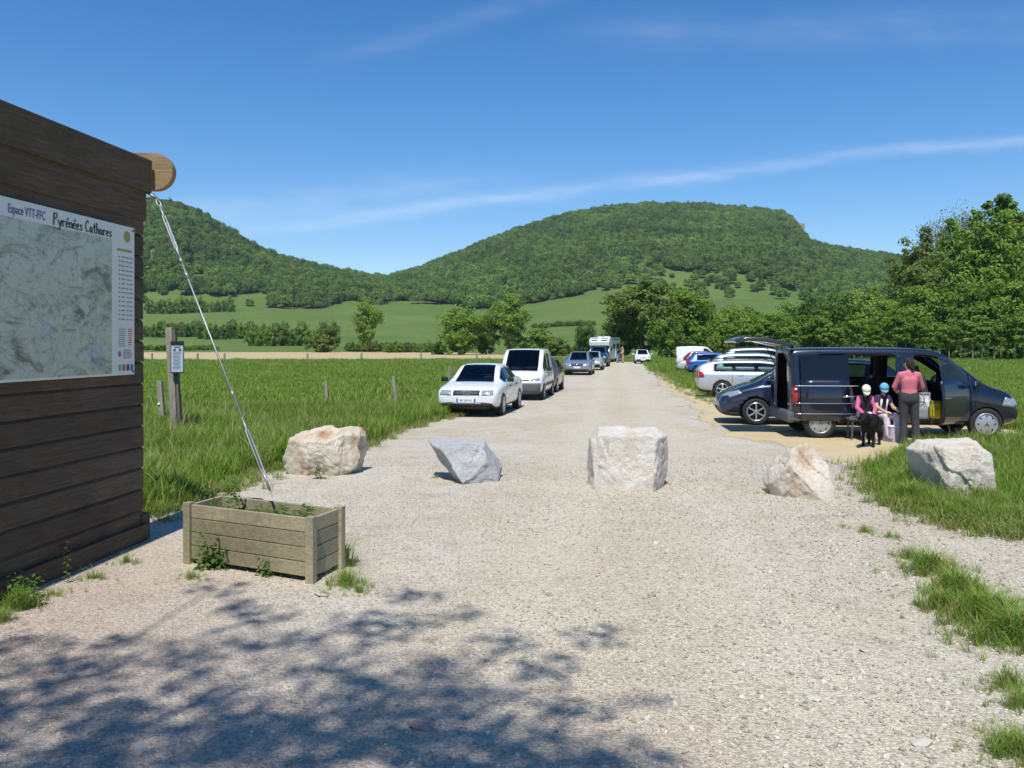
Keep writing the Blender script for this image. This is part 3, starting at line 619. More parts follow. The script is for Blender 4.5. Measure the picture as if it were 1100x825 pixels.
# the tree behind the photographer whose shade falls on the gravel
def shade_tree():
    tx, ty = -4.6, -3.6; root = empty('shade_tree', (tx, ty, 0), 0, 'large leafy tree behind the camera that shades the gravel by the planter', 'tree')
    C = []; mb = MB(); mb.tube([(0, 0, 0), (.05, .1, 1.2), (.1, .3, 3.5), (.3, .6, 7.0), (.5, .9, 11.5)], [.34, .25, .21, .16, .05], 10)
    blobs = [(0, 745, .5), (50, 735, .34), (97, 712, .3), (195, 695, .32), (191, 717, .26), (241, 735, .26), (232, 632, .22), (291, 662, .2), (259, 653, .2), (273, 694, .24), (354, 714, .3), (418, 675, .3), (391, 666, .22), (445, 640, .22), (20, 690, .2), (60, 690, .16),
             (90, 785, .5), (30, 800, .5), (135, 775, .4), (170, 810, .45), (240, 805, .4), (285, 790, .4), (330, 770, .4), (345, 805, .45), (420, 730, .34), (450, 745, .34), (430, 760, .3), (470, 790, .4), (520, 770, .4), (400, 800, .4), (540, 810, .34), (613, 760, .20), (645, 683, .2), (590, 720, .24), (480, 715, .24), (540, 690, .2), (668, 819, .22), (695, 755, .12), (620, 822, .3), (500, 660, .15), (330, 690, .18), (130, 690, .14)]
    for px, py, rr in blobs:
        p = G(px, py); h = random.uniform(9.0, 12.5); t = h/(-ldir.z); C.append((p-ldir*t, rr*1.05))
    for _ in range(95):                                   # the dense middle of the crown, over ground in front of the picture
        p = Vector((random.uniform(-5.5, .3), random.uniform(-2.8, 3.9), 0)); h = random.uniform(8.0, 14.0); C.append((p-ldir*(h/(-ldir.z)), random.uniform(.4, .7)))
    P = []; Nn = []; o = Vector((tx, ty, 0))
    for c, rr in C:
        m = int(62*(rr/.3)**1.7); e = rng.normal(size=(m, 3)); e /= np.linalg.norm(e, axis=1)[:, None]
        P.append(np.array(c-o)+e*(rng.random(m)**.45)[:, None]*rr*np.array([1.25, 1.25, .6])); nn = e*.4+np.array([0, 0, .8])+rng.normal(size=(m, 3))*.5; Nn.append(nn/np.linalg.norm(nn, axis=1)[:, None])
    for k, (c, rr) in enumerate(C):
        if k % 3 == 0: limb(mb, (random.uniform(.1, .4), random.uniform(.3, .8), random.uniform(4, 9)), c-o, .05, .008, 6, .08)
    P = np.concatenate(P); Nn = np.concatenate(Nn)
    me = quads_mesh('crown', P, Nn, .045+.035*rng.random(len(P)), .65); mb.build('trunk', M['bark'], root); link('crown', me, L['mid'], root)
shade_tree()

# ------------------------------------------------------------------ grass and loose stones
def tuft(nm, n, h, spread, wid, lean, mat):
    V = []; Fc = []
    for k in range(n):
        a = random.uniform(0, 6.28); r = spread*math.sqrt(random.random()); x, y = r*math.cos(a), r*math.sin(a); hh = h*random.uniform(.5, 1.1)
        b = random.uniform(0, 6.28); dx, dy = math.cos(b), math.sin(b); ln = lean*hh*random.uniform(.3, 1.2); sx_, sy_ = -dy*wid/2, dx*wid/2; i = len(V)
        m = (x+dx*ln*.3, y+dy*ln*.3, hh*.55); e = (x+dx*ln, y+dy*ln, hh*(1-.25*lean))
        V += [(x-sx_, y-sy_, 0), (x+sx_, y+sy_, 0), (m[0]+sx_*.8, m[1]+sy_*.8, m[2]), (m[0]-sx_*.8, m[1]-sy_*.8, m[2]), e]; Fc += [(i, i+1, i+2, i+3), (i+3, i+2, i+4)]
    return proto(nm, meshd(nm, V, Fc), mat)
def spread_grass(name, P, protos, hs, kinds=None):
    n = len(P); P = np.asarray(P); z = terrain(P[:, 0], P[:, 1]); s = np.asarray(hs)*(.7+.6*rng.random(n))
    return scatter(name, np.stack([P[:, 0], P[:, 1], z-.01], 1), protos, np.stack([s*1.1, s*1.1, s], 1), np.stack([rng.normal(size=n)*.1, rng.normal(size=n)*.1, rng.random(n)*6.28], 1), kinds if kinds is not None else (rng.choice(7, n, p=[.205, .205, .205, .205, .08, .08, .02]) if len(protos) == 7 else rng.integers(0, len(protos), n)))
def clumpy(x, y, f=.5, s=0): return np.array([noise.noise((a*f+s, b*f, 2.2)) for a, b in zip(x, y)])
DRY = leafmat('dry_stem', [(.30, .26, .13), (.38, .32, .18), (.22, .22, .10)], .2)
GP = [tuft('tuft', 26, .42, .16, .011, .5, L['grass']) for _ in range(4)]+[tuft('tuft', 22, .5, .2, .012, .7, L['drygrass']) for _ in range(2)]+[tuft('tuft_seed', 7, .75, .2, .007, .5, DRY)]
GF = [tuft('far_tuft', 34, .42, .55, .035, .5, L['grass']) for _ in range(3)]+[tuft('far_tuft', 30, .45, .55, .035, .6, L['drygrass'])]
HUTB = [(-12, 5), (-3.62, 6.0), (-3.45, 9.0), (-12, 9.4)]
def region(n, y0, y1, pxa, pxb):
    y = np.sqrt(rng.uniform(y0*y0, y1*y1, n)); x = (rng.uniform(pxa, pxb, n)-550)/F*y; return x, y
CARSPOTS = []
def ok_grass(x, y, shrink=True):
    k = ~inpoly(ROAD, x, y) & ~inpoly(DIRT, x, y) & ~inpoly(HUTB, x, y) & ~inpoly(STRIP, x, y); return k
def lay(name, n, y0, y1, pxa, pxb, protos, h, thin=0.0, clump=.25, seed=0):
    x, y = region(n, y0, y1, pxa, pxb); k = ok_grass(x, y); x, y = x[k], y[k]; c = clumpy(x, y, .45, seed); k = rng.random(len(x)) > thin*(.5-c); x, y, c = x[k], y[k], c[k]
    spread_grass(name, np.stack([x, y], 1), protos, h*(1+clump*2*c))
lay('meadow_grass', 24000, 8.8, 24, -120, 560, GP, .95)
lay('meadow_grass', 21000, 24, 62, -120, 700, GF, .62)
lay('meadow_grass', 12000, 62, 112, -120, 700, GF, .75)
lay('meadow_grass', 11000, 8.4, 24, 900, 1250, GP, .62, seed=9)
lay('meadow_grass', 14000, 22, 60, 720, 1250, GF, .55, seed=9)
lay('meadow_grass', 9000, 60, 120, 690, 1250, GF, .7, seed=9)
# tufts on the gravel: (px, py, radius, count, height)
spots = [(1000, 615, .30, 75, .62), (975, 600, .16, 20, .45), (1025, 640, .34, 90, .62), (1060, 668, .38, 120, .68), (1095, 690, .45, 140, .68), (1010, 655, .2, 40, .5), (1085, 740, .22, 30, .4), (1095, 760, .2, 24, .35), (1088, 805, .28, 50, .35), (1105, 815, .3, 50, .4),
         (930, 572, .2, 16, .3), (955, 578, .18, 16, .3), (908, 568, .1, 6, .25), (832, 530, .22, 26, .42), (880, 533, .15, 12, .35), (955, 510, .25, 20, .5), (968, 525, .3, 70, .85), (980, 540, .32, 60, .8), (1000, 545, .3, 60, .6), (1040, 550, .5, 90, .55), (1090, 560, .5, 90, .55), (972, 492, .4, 40, .7),
         (372, 628, .2, 34, .42), (385, 636, .16, 22, .3), (366, 608, .12, 24, .7), (350, 640, .1, 8, .2), (205, 622, .14, 16, .3), (525, 503, .12, 6, .25), (468, 514, .1, 7, .25), (180, 560, .3, 26, .3), (165, 552, .35, 40, .5), (300, 505, .5, 40, .4), (376, 508, .1, 10, .3), (240, 528, .4, 40, .5),
         (20, 655, .22, 30, .5), (60, 640, .2, 16, .25), (100, 622, .2, 14, .3), (135, 605, .15, 14, .35), (5, 668, .2, 24, .35), (715, 520, .08, 4, .2), (250, 610, .1, 6, .2), (290, 618, .1, 6, .2)]
P = []; Hh = []
for px, py, r_, n, h in spots:
    c = G(px, py)
    for _ in range(int(n*1.15)):
        a = random.uniform(0, 6.28); q = r_*abs(random.gauss(0, .55)); P.append((c.x+q*math.cos(a)*1.2, c.y+q*math.sin(a))); Hh.append(h*max(.35, 1-q/(r_*2)))
spread_grass('verge_grass', P, [tuft('short_tuft', 16, .40, .07, .009, .75, L['drygrass']) for _ in range(3)]+[tuft('short_tuft', 16, .42, .07, .009, .7, L['grass']) for _ in range(2)], np.array(Hh))
# low weedy fringe where gravel meets meadow
P = []
for poly, n in ((ROAD_L[1:12], 900), (ROAD_R[1:7], 300), (ROAD_R[10:15], 420)):
    for _ in range(n):
        i = random.randrange(len(poly)-1); t = random.random(); a = Vector((*poly[i], 0)).lerp(Vector((*poly[i+1], 0)), t); P.append((a.x+random.gauss(0, .22), a.y+random.gauss(0, .22)))
spread_grass('fringe_grass', P, [tuft('fringe_tuft', 14, .22, .08, .009, .9, L['drygrass']) for _ in range(3)], np.full(len(P), .8))
def stone_proto(nm, seed):
    bm = bmesh.new(); bmesh.ops.create_icosphere(bm, subdivisions=1, radius=1)
    for v in bm.verts: v.co = v.co*(1+.35*noise.noise(v.co*1.3+Vector((seed, 0, 0))))*(1+random.uniform(-.12, .12)); v.co.z *= .6
    me = bpy.data.meshes.new(nm); bm.to_mesh(me); bm.free(); return me
t = NT('stone'); oi = t.n.new('ShaderNodeObjectInfo')
c = t.ramp(oi.outputs['Random'], [(0, sl('#8f877a')), (.35, sl('#aaa292')), (.7, sl('#bbb3a4')), (1, sl('#c8c1b3'))]); M['stone'] = t.set(c, .9)
SP = [proto('pebble', stone_proto('pebble', i*3.1), M['stone']) for i in range(5)]
n = 75000; x, y = region(n, 3.4, 15, -30, 1130); k = inpoly(ROAD, x, y) | inpoly(PATH, x, y); x, y = x[k], y[k]
c = clumpy(x, y, .8, 4); right = np.clip((x*930/y+550-250)/650, 0, 1); k = rng.random(len(x)) < np.clip(.30+.55*right+.7*c, .06, 1); x, y, right = x[k], y[k], right[k]; n = len(x)
s = (.0045+.0065*rng.random(n)**2)*(1+.9*right*rng.random(n))*(1+(rng.random(n) > .998)*.6)
scatter('loose_gravel', np.stack([x, y, .006+s*.1], 1), SP, s, rng.random((n, 3))*np.array([.6, .6, 6.28]), rng.integers(0, 5, n)); print('pebbles', n)

# ------------------------------------------------------------------ vehicles
def subdivided(me, lv=2):
    o = link('tmp', me); m = o.modifiers.new('s', 'SUBSURF'); m.levels = lv; m.render_levels = lv; r = evaluated(o); bpy.data.objects.remove(o); return r
PAINT, GL, DARK, WELL, OPEN1, OPEN2 = 0, 1, 2, 3, 8, 9
def loft(spec):
    """stations (x, zb, belt, top, w, wr) from rear to front -> closed half-section loft mirrored; faces carry region ids"""
    st = spec['st']; V = []; Fc = []; Mi = []; NP = 9
    for (x, zb, be, tp, w_, wr) in st:
        gap = tp-be; dr = min(.05, gap*.22)+.008
        sec = [(0, zb), (w_*.80, zb), (w_*.955, zb+.07), (w_*1.0, zb+.42*(be-zb)), (w_*.99, be-.13*(be-zb)), (w_*.945, be), (wr, tp-dr), (wr*.94, tp-.016), (0, tp)]
        V += [(x, -y, z) for y, z in sec]+[(x, y, z) for y, z in sec[1:-1]]
    n2 = NP*2-2
    def vid(i, j, s): return i*n2+(j if s < 0 or j in (0, NP-1) else NP+j-1)
    reg = spec['reg']                                     # function(i, j, side) -> id
    for i in range(len(st)-1):
        for j in range(NP-1):
            for s in (-1, 1):
                q = [vid(i, j, s), vid(i+1, j, s), vid(i+1, j+1, s), vid(i, j+1, s)]
                Fc.append(q if s < 0 else q[::-1]); Mi.append(reg(i, j, s))
    for e, i in ((0, 0), (1, len(st)-1)):
        for j in range(NP-1):
            a, b, c, d = vid(i, j, -1), vid(i, j+1, -1), vid(i, j+1, 1), vid(i, j, 1)
            q = [a, b, c, d] if e == 0 else [d, c, b, a]; q2 = [];
            for t in q:
                if t not in q2: q2.append(t)
            Fc.append(q2); Mi.append(spec.get('endreg', lambda e, j: PAINT)(e, j))
    me = bpy.data.meshes.new('loft'); me.from_pydata(V, [], Fc); me.polygons.foreach_set('material_index', Mi); me.update()
    for k in range(16): me.materials.append(None)
    me.polygons.foreach_set('use_smooth', [True]*len(me.polygons))
    return me
def arches(me, wheels, r, w_):
    o = link('tmp', me); cut = MB()
    for x in wheels:
        for s in (-1, 1): cut.lathe([(0, s*(w_-.30)), (r, s*(w_-.30)), (r, s*(w_+.2)), (0, s*(w_+.2))], 28, WELL, 'y', (x, 0, .31))
    cm = cut.mesh('cut'); bm = bmesh.new(); bm.from_mesh(cm); bmesh.ops.remove_doubles(bm, verts=bm.verts, dist=1e-5); bmesh.ops.recalc_face_normals(bm, faces=bm.faces); bm.to_mesh(cm); bm.free()
    for k in range(16): cm.materials.append(None)
    co = link('cut', cm); m = o.modifiers.new('b', 'BOOLEAN'); m.operation = 'DIFFERENCE'; m.object = co; m.solver = 'EXACT'
    r2 = evaluated(o); bpy.data.objects.remove(o); bpy.data.objects.remove(co); return r2
def split(me, groups):
    """groups: {name: set(ids)} -> {name: mesh}"""
    out = {}
    for nm, ids in groups.items():
        bm = bmesh.new(); bm.from_mesh(me); bmesh.ops.delete(bm, geom=[f for f in bm.faces if f.material_index not in ids], context='FACES')
        if not bm.faces: bm.free(); continue
        m2 = bpy.data.meshes.new(nm); bm.to_mesh(m2); bm.free(); m2.materials.clear(); out[nm] = m2
    return out
def bvh_of(meshes):
    vs, fs = [], []
    for me in meshes:
        b = len(vs); vs += [v.co.copy() for v in me.vertices]; fs += [[i+b for i in p.vertices] for p in me.polygons]
    return BVHTree.FromPolygons(vs, fs)
def patch(bv, face, quad, off=.006, n=6, m=4, thick=.02, mb=None, mi=0):
    """a thin part hugging the body: quad = 4 corners in (y,z) for front/back or (x,z) for left/right"""
    dirs = {'front': Vector((-1, 0, 0)), 'back': Vector((1, 0, 0)), 'right': Vector((0, 1, 0)), 'left': Vector((0, -1, 0)), 'top': Vector((0, 0, -1))}
    d = dirs[face]; mb = mb or MB(); P = []
    for j in range(m+1):
        for i in range(n+1):
            u, v = i/n, j/m; a = [quad[0][k]*(1-u)*(1-v)+quad[1][k]*u*(1-v)+quad[2][k]*u*v+quad[3][k]*(1-u)*v for k in (0, 1)]
            o = Vector((0, a[0], a[1])) if d.x else (Vector((a[0], 0, a[1])) if d.y else Vector((a[0], a[1], 0)))
            h = bv.ray_cast(o-d*6, d, 12)[0]
            P.append(h)
    hit = [p for p in P if p is not None]
    if not hit: return mb
    ax = 0 if d.x else (1 if d.y else 2); lim = sorted(p[ax] for p in hit)[len(hit)//2]
    Q = []
    k = 0
    for j in range(m+1):
        for i in range(n+1):
            u, v = i/n, j/m; a = [quad[0][c]*(1-u)*(1-v)+quad[1][c]*u*(1-v)+quad[2][c]*u*v+quad[3][c]*(1-u)*v for c in (0, 1)]
            p = P[k]; k += 1
            if p is None or abs(p[ax]-lim) > .35: p = Vector((lim, a[0], a[1])) if ax == 0 else (Vector((a[0], lim, a[1])) if ax == 1 else Vector((a[0], a[1], lim)))
            Q.append(p-d*off)
    N = len(Q); V = Q+[q+d*(thick+off) for q in Q]; Fc = []; W = n+1
    for j in range(m):
        for i in range(n):
            a = j*W+i; Fc.append((a, a+1, a+W+1, a+W)); Fc.append((a+N, a+W+N, a+W+1+N, a+1+N))
    ring = [i for i in range(W)]+[j*W+n for j in range(1, m+1)]+[m*W+i for i in range(n-1, -1, -1)]+[j*W for j in range(m-1, 0, -1)]
    for k in range(len(ring)): a, b = ring[k], ring[(k+1) % len(ring)]; Fc.append((a, a+N, b+N, b))
    return mb.add(V, Fc, mi, True)
WH = {}
def wheel_meshes(style, r, wd):
    key = (style, r, wd)
    if key in WH: return WH[key]
    t = MB(); t.lathe([(r*.66, -wd*.42), (r*.72, -wd*.5), (r*.90, -wd*.52), (r*.985, -wd*.42), (r, -wd*.2), (r, wd*.2), (r*.985, wd*.42), (r*.90, wd*.5), (r*.66, wd*.42)], 32)
    for k in range(0): pass
    q = MB(); q.lathe([(r*.70, -wd*.44), (r*.68, -wd*.50), (r*.63, -wd*.50), (r*.60, -wd*.30), (r*.60, wd*.4)], 32)
    if style == 'cap':
        q.lathe([(r*.61, -wd*.40), (r*.52, -wd*.46), (r*.40, -wd*.50), (r*.20, -wd*.52), (0.001, -wd*.56)], 28)
        for k in range(8):
            a = k*math.pi/4; q.box((r*.50*math.cos(a), -wd*.49, r*.50*math.sin(a)), (r*.10, .012, r*.07), (0, -a, 0), .003, 1)
        for k in range(3):
            a = R(90+120*k); q.box((r*.07*math.cos(a), -wd*.575, r*.07*math.sin(a)), (r*.16, .01, r*.03), (0, -a, 0), 0, 1)
    else:
        ns = {'five': 5, 'seven': 7, 'six': 6}[style]
        q.lathe([(r*.60, wd*.1), (0.001, wd*.1)], 28, 1)
        q.lathe([(r*.17, -wd*.30), (r*.16, -wd*.44), (0.001, -wd*.47)], 16)
        for k in range(ns):
            a = 2*math.pi*k/ns+math.pi/2; c0, c1 = r*.10, r*.64
            q.box(((c0+c1)/2*math.cos(a), -wd*.40, (c0+c1)/2*math.sin(a)), (c1-c0, wd*.16, r*(.17 if ns == 5 else .12)), (0, -a, 0), .006)
    WH[key] = (t.mesh('tyre'), q.mesh('rim')); WH[key][0].materials.append(M['tyre']); WH[key][1].materials.append(M['rim'] if style != 'cap' else M['rimdull']); WH[key][1].materials.append(M['black']); return WH[key]
def wheels(root, xs, hw, r, wd, style, steer=0):
    tm, rm = wheel_meshes(style, r, wd)
    for i, x in enumerate(xs):
        for s in (-1, 1):
            wt = link('wheel', tm, None, root, (x, s*(hw-wd/2), r)); wt.rotation_euler = (0, 0, (0 if s < 0 else math.pi)+(R(steer) if i == 1 else 0))
            link('rim', rm, None, wt)
LETTERS = {}
def plate(root, bv, face, c, txt, w_=.52, h=.11, wt=None):
    x0 = c[0]; mb = patch(bv, face, [(x0-w_/2, c[1]-h/2), (x0+w_/2, c[1]-h/2), (x0+w_/2, c[1]+h/2), (x0-w_/2, c[1]+h/2)], .02, 2, 1, .03)
    xs = sum(v[0] for v in mb.v[:6])/6; sg = 1 if face == 'front' else -1; xo = (max(v[0] for v in mb.v) if sg > 0 else min(v[0] for v in mb.v))
    b = MB().box((xo-sg*.004, c[0], c[1]), (.012, w_, h), None, .002); p = b.build('licence_plate', M['platewhite'], root)
    e = MB()
    for s in (-1, 1): e.box((xo+sg*.003, c[0]+s*(w_/2-.022), c[1]), (.004, .042, h*.94))
    e.build('plate_band', M['plateblue'], p)
    if txt: text('plate_letters', txt, .075, M['black'], p, (xo+sg*.004, c[0], c[1]), (R(90), 0, R(90) if sg > 0 else R(-90)), .0015)
    return p
def text(name, body, size, mat, parent, loc, rot, ext=.001, align='CENTER', shear=0.0, sx=1.0, bold=0.0):
    cu = bpy.data.curves.new(name, 'FONT'); cu.body = body; cu.size = size; cu.align_x = align; cu.align_y = 'CENTER'; cu.extrude = ext; cu.shear = shear; cu.offset = bold; cu.resolution_u = 3
    o = link('tmp', cu); me = evaluated(o); bpy.data.objects.remove(o); me.materials.clear()
    o = link(name, me, mat, parent, loc); o.rotation_euler = rot; o.scale = (sx, 1, 1); return o
def car(spec, name, loc, heading, label, cat, group=None, mats=None):
    """heading: ground direction the nose points to"""
    root = empty(name, loc, math.atan2(heading[1], heading[0]), label, cat, group); mt = M[mats or spec['paint']]; xc = spec['L']/2
    me = arches(subdivided(loft(spec), spec.get('lv', 2)), spec['wx'], spec['wr_']+.045, spec['W']/2)
    me.transform(Matrix.Translation((-xc, 0, 0)))
    parts = split(me, spec['groups']); bv = bvh_of(parts.values())
    body = None
    for nm, pm in parts.items():
        base = nm.split('.')[0]
        mm = mt if base in ('body', 'boot_lid', 'side_door', 'sliding_door') else (spec.get('glass', M['autoglass']) if base in ('windscreen', 'side_window', 'rear_window') else M[spec.get('trim', 'black')])
        if base == 'body': pm.materials.append(mt); pm.materials.append(M['black']); bodyids = True
        o = link(base, pm, mm if base != 'body' else None, root)
        if base == 'body':
            body = o; mi = [1 if p.material_index == WELL else 0 for p in pm.polygons]; pm.polygons.foreach_set('material_index', mi)
            if not spec.get('open'): sm_ = o.modifiers.new('shell', 'SOLIDIFY'); sm_.thickness = .02; sm_.offset = -1; sm_.material_offset = 1; sm_.material_offset_rim = 0
    if not spec.get('open'):
        k0 = spec['cowl']; cx_, zc_ = spec['st'][k0][0]-xc, spec['st'][k0][2]; m = MB(); m.box((cx_-.22, 0, zc_-.10), (.36, spec['W']*.78, .16), None, .04); m.box((cx_-.48, .34, zc_+.02), (.05, .34, .34), (0, .5, 0), .02); m.build('dashboard', M['inner'], root)
        for x_, ys_, w__ in ((cx_-1.22, (-.36, .36), .46), (cx_-2.02, (0,), 1.2)):
            for y_ in ys_:
                m = MB(); m.box((x_, y_, zc_-.16), (.14, w__, .66), (0, -.2, 0), .05); m.box((x_+.3, y_, zc_-.50), (.5, w__, .16), None, .05)
                for q_ in ((0,) if w__ < 1 else (-.36, .36)): m.box((x_-.10, y_+q_, zc_+.26), (.09, .26, .17), (0, -.2, 0), .05)
                m.build('seat', M['seat'], root)
    wheels(root, [x-xc for x in spec['wx']], spec['W']/2-.015, spec['wr_'], spec.get('ww', .20), spec['rim'])
    f = lambda v: v-xc
    def both(nm, face, quad, mat, **k):
        for s in (-1, 1):
            q = [(a*s, b) for a, b in quad]; patch(bv, face, q if s > 0 else q, **k).build(nm, mat, root)
    H = spec
    if 'head' in H: both('headlight', 'front', H['head'], M['lamp'], off=.012)
    if 'tail' in H: both('tail_light', 'back', H['tail'], M['red'], off=.012)
    if 'tailside' in H:
        for fc in ('left', 'right'): patch(bv, fc, [(f(a), b) for a, b in H['tailside']], .012).build('tail_light', M['red'], root)
    if 'headside' in H:
        for fc in ('left', 'right'): patch(bv, fc, [(f(a), b) for a, b in H['headside']], .010).build('headlight', M['lamp'], root)
    if 'grille' in H:
        gq = H['grille']; gr = patch(bv, 'front', gq, .008, 8, 3).build('grille', M['black'], root)
        zz = [gq[0][1]+(gq[2][1]-gq[0][1])*k for k in (.3, .55, .8)]; b = MB()
        for z in zz: patch(bv, 'front', [(gq[0][0]*.95, z-.006), (gq[1][0]*.95, z-.006), (gq[1][0]*.95, z+.006), (gq[0][0]*.95, z+.006)], .014, 8, 1, .01, b)
        b.build('grille_bar', M['grey'], gr)
        bd = H.get('badge')
        if bd == 'rings':
            xo = max(v.co.x for v in gr.data.vertices)+.008; zc = sum(q[1] for q in gq)/4; b = MB()
            for k in range(4):
                pts = [(xo, (k-1.5)*.062+.042*math.cos(a), zc+.042*math.sin(a)) for a in np.linspace(0, 2*math.pi, 17)]; b.tube(pts, .006, 5, cap=False)
            b.build('emblem', M['chrome'], gr)
        elif bd:
            xo = max(v.co.x for v in gr.data.vertices)+.006; zc = sum(q[1] for q in gq)/4; b = MB()
            b.lathe([(.055, 0), (.05, .012), (.001, .014)], 16); e = b.build('emblem', M['chrome'], gr, (xo, 0, zc)); e.rotation_euler = (0, 0, R(-90))
    for q in H.get('intake', []): patch(bv, 'front', q, .006, 8, 2).build('air_intake', M['black'], root)
    for q, mm in H.get('fstrip', []): patch(bv, 'front', q, .014, 28, 8).build('bumper_strip', M[mm], root)
    for q, mm in H.get('bstrip', []): patch(bv, 'back', q, .01, 10, 2).build('bumper_strip', M[mm], root)
    b = MB()
    for (x0, z0, x1, z1) in H.get('seams', []):
        for fc in ('left', 'right'):
            wv = .007; q = [(f(x0)-wv, z0), (f(x0)+wv, z0), (f(x1)+wv, z1), (f(x1)-wv, z1)] if abs(z1-z0) > abs(x1-x0) else [(f(x0), z0-wv), (f(x1), z1-wv), (f(x1), z1+wv), (f(x0), z0+wv)]
            patch(bv, fc, q, .0015, 1 if abs(z1-z0) > abs(x1-x0) else 8, 8 if abs(z1-z0) > abs(x1-x0) else 1, .01, b)
    if b.v: b.build('door_gap', M['black'], root)
    for (x0, z0, x1, z1, mm) in H.get('sidestrip', []):
        b = MB()
        for fc in ('left', 'right'): patch(bv, fc, [(f(x0), z0), (f(x1), z0), (f(x1), z1), (f(x0), z1)], .012, 12, 1, .02, b)
        b.build('side_moulding', M[mm], root)
    for (x, z) in H.get('handles', []):
        for fc in ('left', 'right'): patch(bv, fc, [(f(x)-.09, z-.015), (f(x)+.09, z-.015), (f(x)+.09, z+.018), (f(x)-.09, z+.018)], .022, 3, 1, .03).build('door_handle', M[H.get('handlemat', 'black')], root)
    if 'mirror' in H:
        x, z, y = H['mirror']
        for s in (-1, 1):
            b = MB().box((f(x), s*(y+.09), z), (.10, .19, .13), (0, 0, s*.25), .035); b.box((f(x)-.052, s*(y+.09), z), (.01, .15, .09), (0, 0, s*.25), 0, 1); b.bar((f(x)+.02, s*(y-.06), z-.06), (f(x)+.01, s*(y+.05), z-.03), .04, .03)
            b.build('wing_mirror', [M[H.get('mirmat', 'black')], M['chrome']], root)
    if 'plate' in H: plate(root, bv, 'front', H['plate'][:2], H['plate'][2])
    if 'bplate' in H: plate(root, bv, 'back', H['bplate'][:2], H['bplate'][2])
    if 'rails' in H:
        x0, x1, z, y = H['rails']
        for s in (-1, 1):
            h0 = bv.ray_cast(Vector((f((x0+x1)/2), s*y, 3)), Vector((0, 0, -1)))[0]; zt_ = h0.z if h0 else z
            MB().tube([(f(x0), s*y, zt_-.05), (f(x0)+.12, s*y, zt_+.055), (f((x0+x1)/2), s*y, zt_+.065), (f(x1)-.12, s*y, zt_+.05), (f(x1), s*y, zt_-.05)], .016, 6).build('roof_rail', M[H.get('railmat', 'black')], root)
    if 'wiper' in H:
        b = MB()
        for y0, y1 in ((.45, -.1), (-.1, -.6)):
            x, z0 = H['wiper']; b.tube([(f(x)+.03, y0, z0+.02), (f(x)-.02, y1, z0+.05)], .009, 5)
        b.build('wiper', M['black'], root)
    return root, bv, body
def regions(wind, rear, sides, blackrows=(), skirt=()):
    """wind/rear: station index spans; sides: list of spans with window glass"""
    def reg(i, j, s):
        if j in (7,) and any(a <= i < b for a, b in wind): return 4
        if j in (7,) and any(a <= i < b for a, b in rear): return 5
        if j == 5:
            for a, b in sides:
                if a <= i < b: return 6 if s < 0 else 7
        if j in blackrows: return DARK
        return PAINT
    return reg
GRP = {'body': {PAINT, WELL}, 'windscreen': {4}, 'rear_window': {5}, 'side_window.r': {6}, 'side_window.l': {7}, 'lower_trim': {DARK}}
# ---- saloon
M['autoglass'] = glassmat('window_glass', (.62, .72, .68), .62)
SALOON = dict(cowl=12, L=4.48, W=1.76, paint='white', wx=(.95, 3.58), wr_=.315, rim='seven', ww=.205,
 st=[(0.0, .42, .80, .88, .66, .56), (.05, .30, .88, .965, .80, .66), (.16, .22, .92, .995, .845, .68), (.66, .18, .935, 1.01, .865, .66), (.78, .18, .94, 1.06, .87, .635), (1.28, .18, .94, 1.345, .88, .555), (1.42, .18, .94, 1.38, .88, .555), (2.05, .18, .935, 1.415, .88, .565), (2.16, .18, .935, 1.415, .88, .565), (2.62, .18, .925, 1.385, .88, .57), (2.74, .18, .92, 1.355, .88, .575), (3.28, .18, .89, 1.02, .875, .655), (3.42, .18, .87, .935, .87, .70), (4.05, .18, .79, .85, .86, .70), (4.30, .20, .72, .79, .83, .66), (4.43, .27, .64, .70, .76, .60), (4.48, .36, .58, .62, .66, .50)],
 reg=None, groups=GRP,
 head=[(.42, .60), (.73, .61), (.71, .735), (.42, .725)], grille=[(-.36, .60), (.36, .60), (.36, .725), (-.36, .725)], badge='rings',
 intake=[[(-.33, .325), (.33, .325), (.33, .375), (-.33, .375)], [(.38, .325), (.70, .335), (.70, .38), (.38, .375)], [(-.70, .335), (-.38, .325), (-.38, .375), (-.70, .38)]],
 fstrip=[([(-.74, .20), (.74, .20), (.76, .29), (-.76, .29)], 'black')], plate=(0, .46, 'BK 289 PK'), mirror=(3.05, .97, .86), seams=[(1.35, .35, 1.35, .93), (2.1, .28, 2.1, .93), (3.12, .30, 3.12, .90), (3.3, .30, 3.42, .86)], handles=[(1.62, .80), (2.6, .79)], sidestrip=[(1.5, .47, 3.1, .53, 'white')], tail=[(.44, .66), (.76, .66), (.76, .80), (.44, .80)], bplate=(0, .62, None), wiper=(3.3, .95))
SALOON['reg'] = regions([(9, 12)], [(3, 5)], [(5, 11)], (0, 1))
